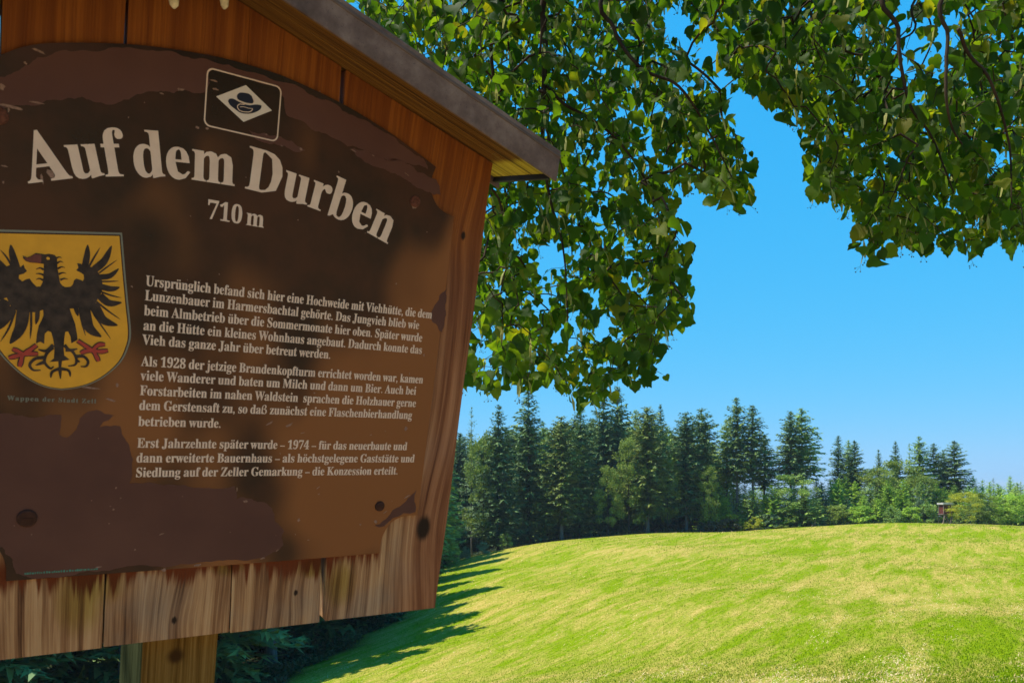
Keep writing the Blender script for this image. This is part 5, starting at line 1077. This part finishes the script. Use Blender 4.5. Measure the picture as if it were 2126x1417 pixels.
for ch in shoots:
    n = len(ch); L_run = 0; k = n - 1; side = g.random() * 6.28
    spots = [(ch[-1], (ch[-1] - ch[-2]).normalized())]
    run = 0
    for i in range(n - 1, 0, -1):
        seg = (ch[i] - ch[i - 1]).length; run += seg
        if run > .032 and len(spots) < 6 and (n - i) * .045 < .24: spots.append((ch[i - 1], (ch[i] - ch[i - 1]).normalized())); run = 0
    for (p, dr) in spots:
        side += 2.6 + g.normal(0, .4)
        out = Vector((math.cos(side), math.sin(side), g.uniform(-.3, .25))).normalized()
        lat = (out * .8 + dr * .45 + Vector((0, 0, -.25))).normalized()
        pl = g.uniform(.018, .04); base_ = p + lat * pl
        pet_a.append(tuple(p)); pet_b.append(tuple(base_))
        axis = (lat * .75 + Vector((0, 0, -.1 - .85 * g.random())) + Vector((g.normal(), g.normal(), g.normal())) * .35).normalized()
        nrm = (Vector((0, 0, 1)) + Vector((g.normal(), g.normal(), g.normal())) * .65 + out * .35)
        nrm = (nrm - axis * nrm.dot(axis)).normalized(); x_ = axis.cross(nrm)
        s = .022 + .042 * g.random() ** .8
        M = Matrix((x_ * s, axis * s, nrm * s)).transposed().to_4x4(); M.translation = base_
        c = base_ - EYE; dep = c.dot(FWD); ppx = CX + c.x / dep * FPX; ppy = CY - c.dot(UPV) / dep * FPX
        vis = 700 < ppx < 2126 and 0 < ppy < 1417 and (ppx > 1160 or ppy < (ppx - 723) * .72 or ppx > 1015 and ppy > 410)
        placed.append((M, int(g.integers(0, 14)), s / dep, vis))
placed.sort(key=lambda t: -(t[2] if t[3] else t[2] * .01))
for M, vi, _, _ in placed[:298]:
    o = bpy.data.objects.new('leaf', leaf_me[vi]); link(o, linden); o.matrix_local = Matrix.Translation(LT) @ M
VV, FT, FQ, TN, base_i = [], [], [], [], 0
g3 = np.random.default_rng(9); allV = []; loops_ = []; starts = []; ls = 0
for M, vi, _, _ in placed[298:]:
    V_, F_ = LV[vi]; m = np.array(M); v = np.array(V_) @ m[:3, :3].T + m[:3, 3] + np.array(LT); allV.append(v); TN += [max(.001, g3.random())] * len(v)
    for f in F_: starts.append(ls); loops_ += [i + base_i for i in f]; ls += len(f)
    base_i += len(v)
allV = np.concatenate(allV).astype(np.float32); me = bpy.data.meshes.new('foliage'); me.vertices.add(len(allV)); me.vertices.foreach_set('co', allV.ravel())
me.loops.add(len(loops_)); me.loops.foreach_set('vertex_index', np.array(loops_, np.int32)); me.polygons.add(len(starts)); me.polygons.foreach_set('loop_start', np.array(starts, np.int32))
me.polygons.foreach_set('use_smooth', np.ones(len(starts), bool)); me.update(calc_edges=True)
t_ = me.attributes.new('tone', 'FLOAT', 'POINT'); t_.data.foreach_set('value', np.array(TN, np.float32)); me.materials.append(LEAF)
o = link(bpy.data.objects.new('foliage', me), linden); o['kind'] = 'stuff'
A = np.array(pet_a); B = np.array(pet_b); d = B - A; u = np.cross(d, [.2, .9, .3]); u /= np.linalg.norm(u, axis=1)[:, None] + 1e-9; u *= .0007; w = np.cross(d, u); w /= np.linalg.norm(w, axis=1)[:, None] + 1e-9; w *= .0007
V = np.stack([A - u, A + u, A + w * 1.6, B], 1).reshape(-1, 3) + np.array(LT); b = np.arange(len(A))[:, None] * 4
me = np_mesh('leaf_stalks', V, np.concatenate([b + np.array([[0, 1, 3]]), b + np.array([[1, 2, 3]]), b + np.array([[2, 0, 3]])])); me.materials.append(flat('leaf_stalk', (.14, .15, .04), .7))
o = link(bpy.data.objects.new('leaf_stalks', me), linden); o['kind'] = 'stuff'
# nutlets hanging on pale bracts
BR = Mat('linden_bract', .7, .2); BR.base((.36, .36, .12)); BR.translucent((.6, .58, .18), .4); NUT = flat('linden_nutlet', (.07, .07, .025), .8, .2, .3, 300)
mb, mn = MB(), MB(); pick = [i for i in range(len(shoots)) if g.random() < .42]
for i in pick:
    p = shoots[i][-1] if g.random() < .6 else shoots[i][max(0, len(shoots[i]) - 3)]; p = Vector(p); a = g.uniform(0, 6.28); o1 = Vector((math.cos(a), math.sin(a), 0)); s1 = Vector((-math.sin(a), math.cos(a), 0))
    L = g.uniform(.045, .065); q0 = p; q1 = p + o1 * L * .3 + Vector((0, 0, -L * .5)); q2 = p + o1 * L * .45 + Vector((0, 0, -L * 1.1)); w_ = .006
    mb.add([q0 + LT, q1 + s1 * w_ + LT, q1 - s1 * w_ + LT, q2 + s1 * w_ * .5 + LT, q2 - s1 * w_ * .5 + LT], [(0, 1, 2), (1, 3, 4, 2)])
    h = q1 + Vector((0, 0, -L * .75)) + o1 * .01; mn.tube([q1 + LT, h + LT], .0005, 3)
    for k in range(int(g.integers(2, 5))):
        e = h + Vector((g.normal() * .012, g.normal() * .012, -g.uniform(.008, .02))); mn.tube([h + LT, e + LT], .0004, 3); c = e + LT; r_ = .0032
        mn.add([c + Vector((0, 0, r_)), c + Vector((r_, 0, 0)), c + Vector((0, r_, 0)), c + Vector((-r_, 0, 0)), c + Vector((0, -r_, 0)), c + Vector((0, 0, -r_))], [(0,1,2),(0,2,3),(0,3,4),(0,4,1),(5,2,1),(5,3,2),(5,4,3),(5,1,4)])
o = mb.build('bracts', BR.m, linden); o['kind'] = 'stuff'
o = mn.build('nutlets', NUT, linden); o['kind'] = 'stuff'
print('leaves', len(placed), 'nodes', cnt)
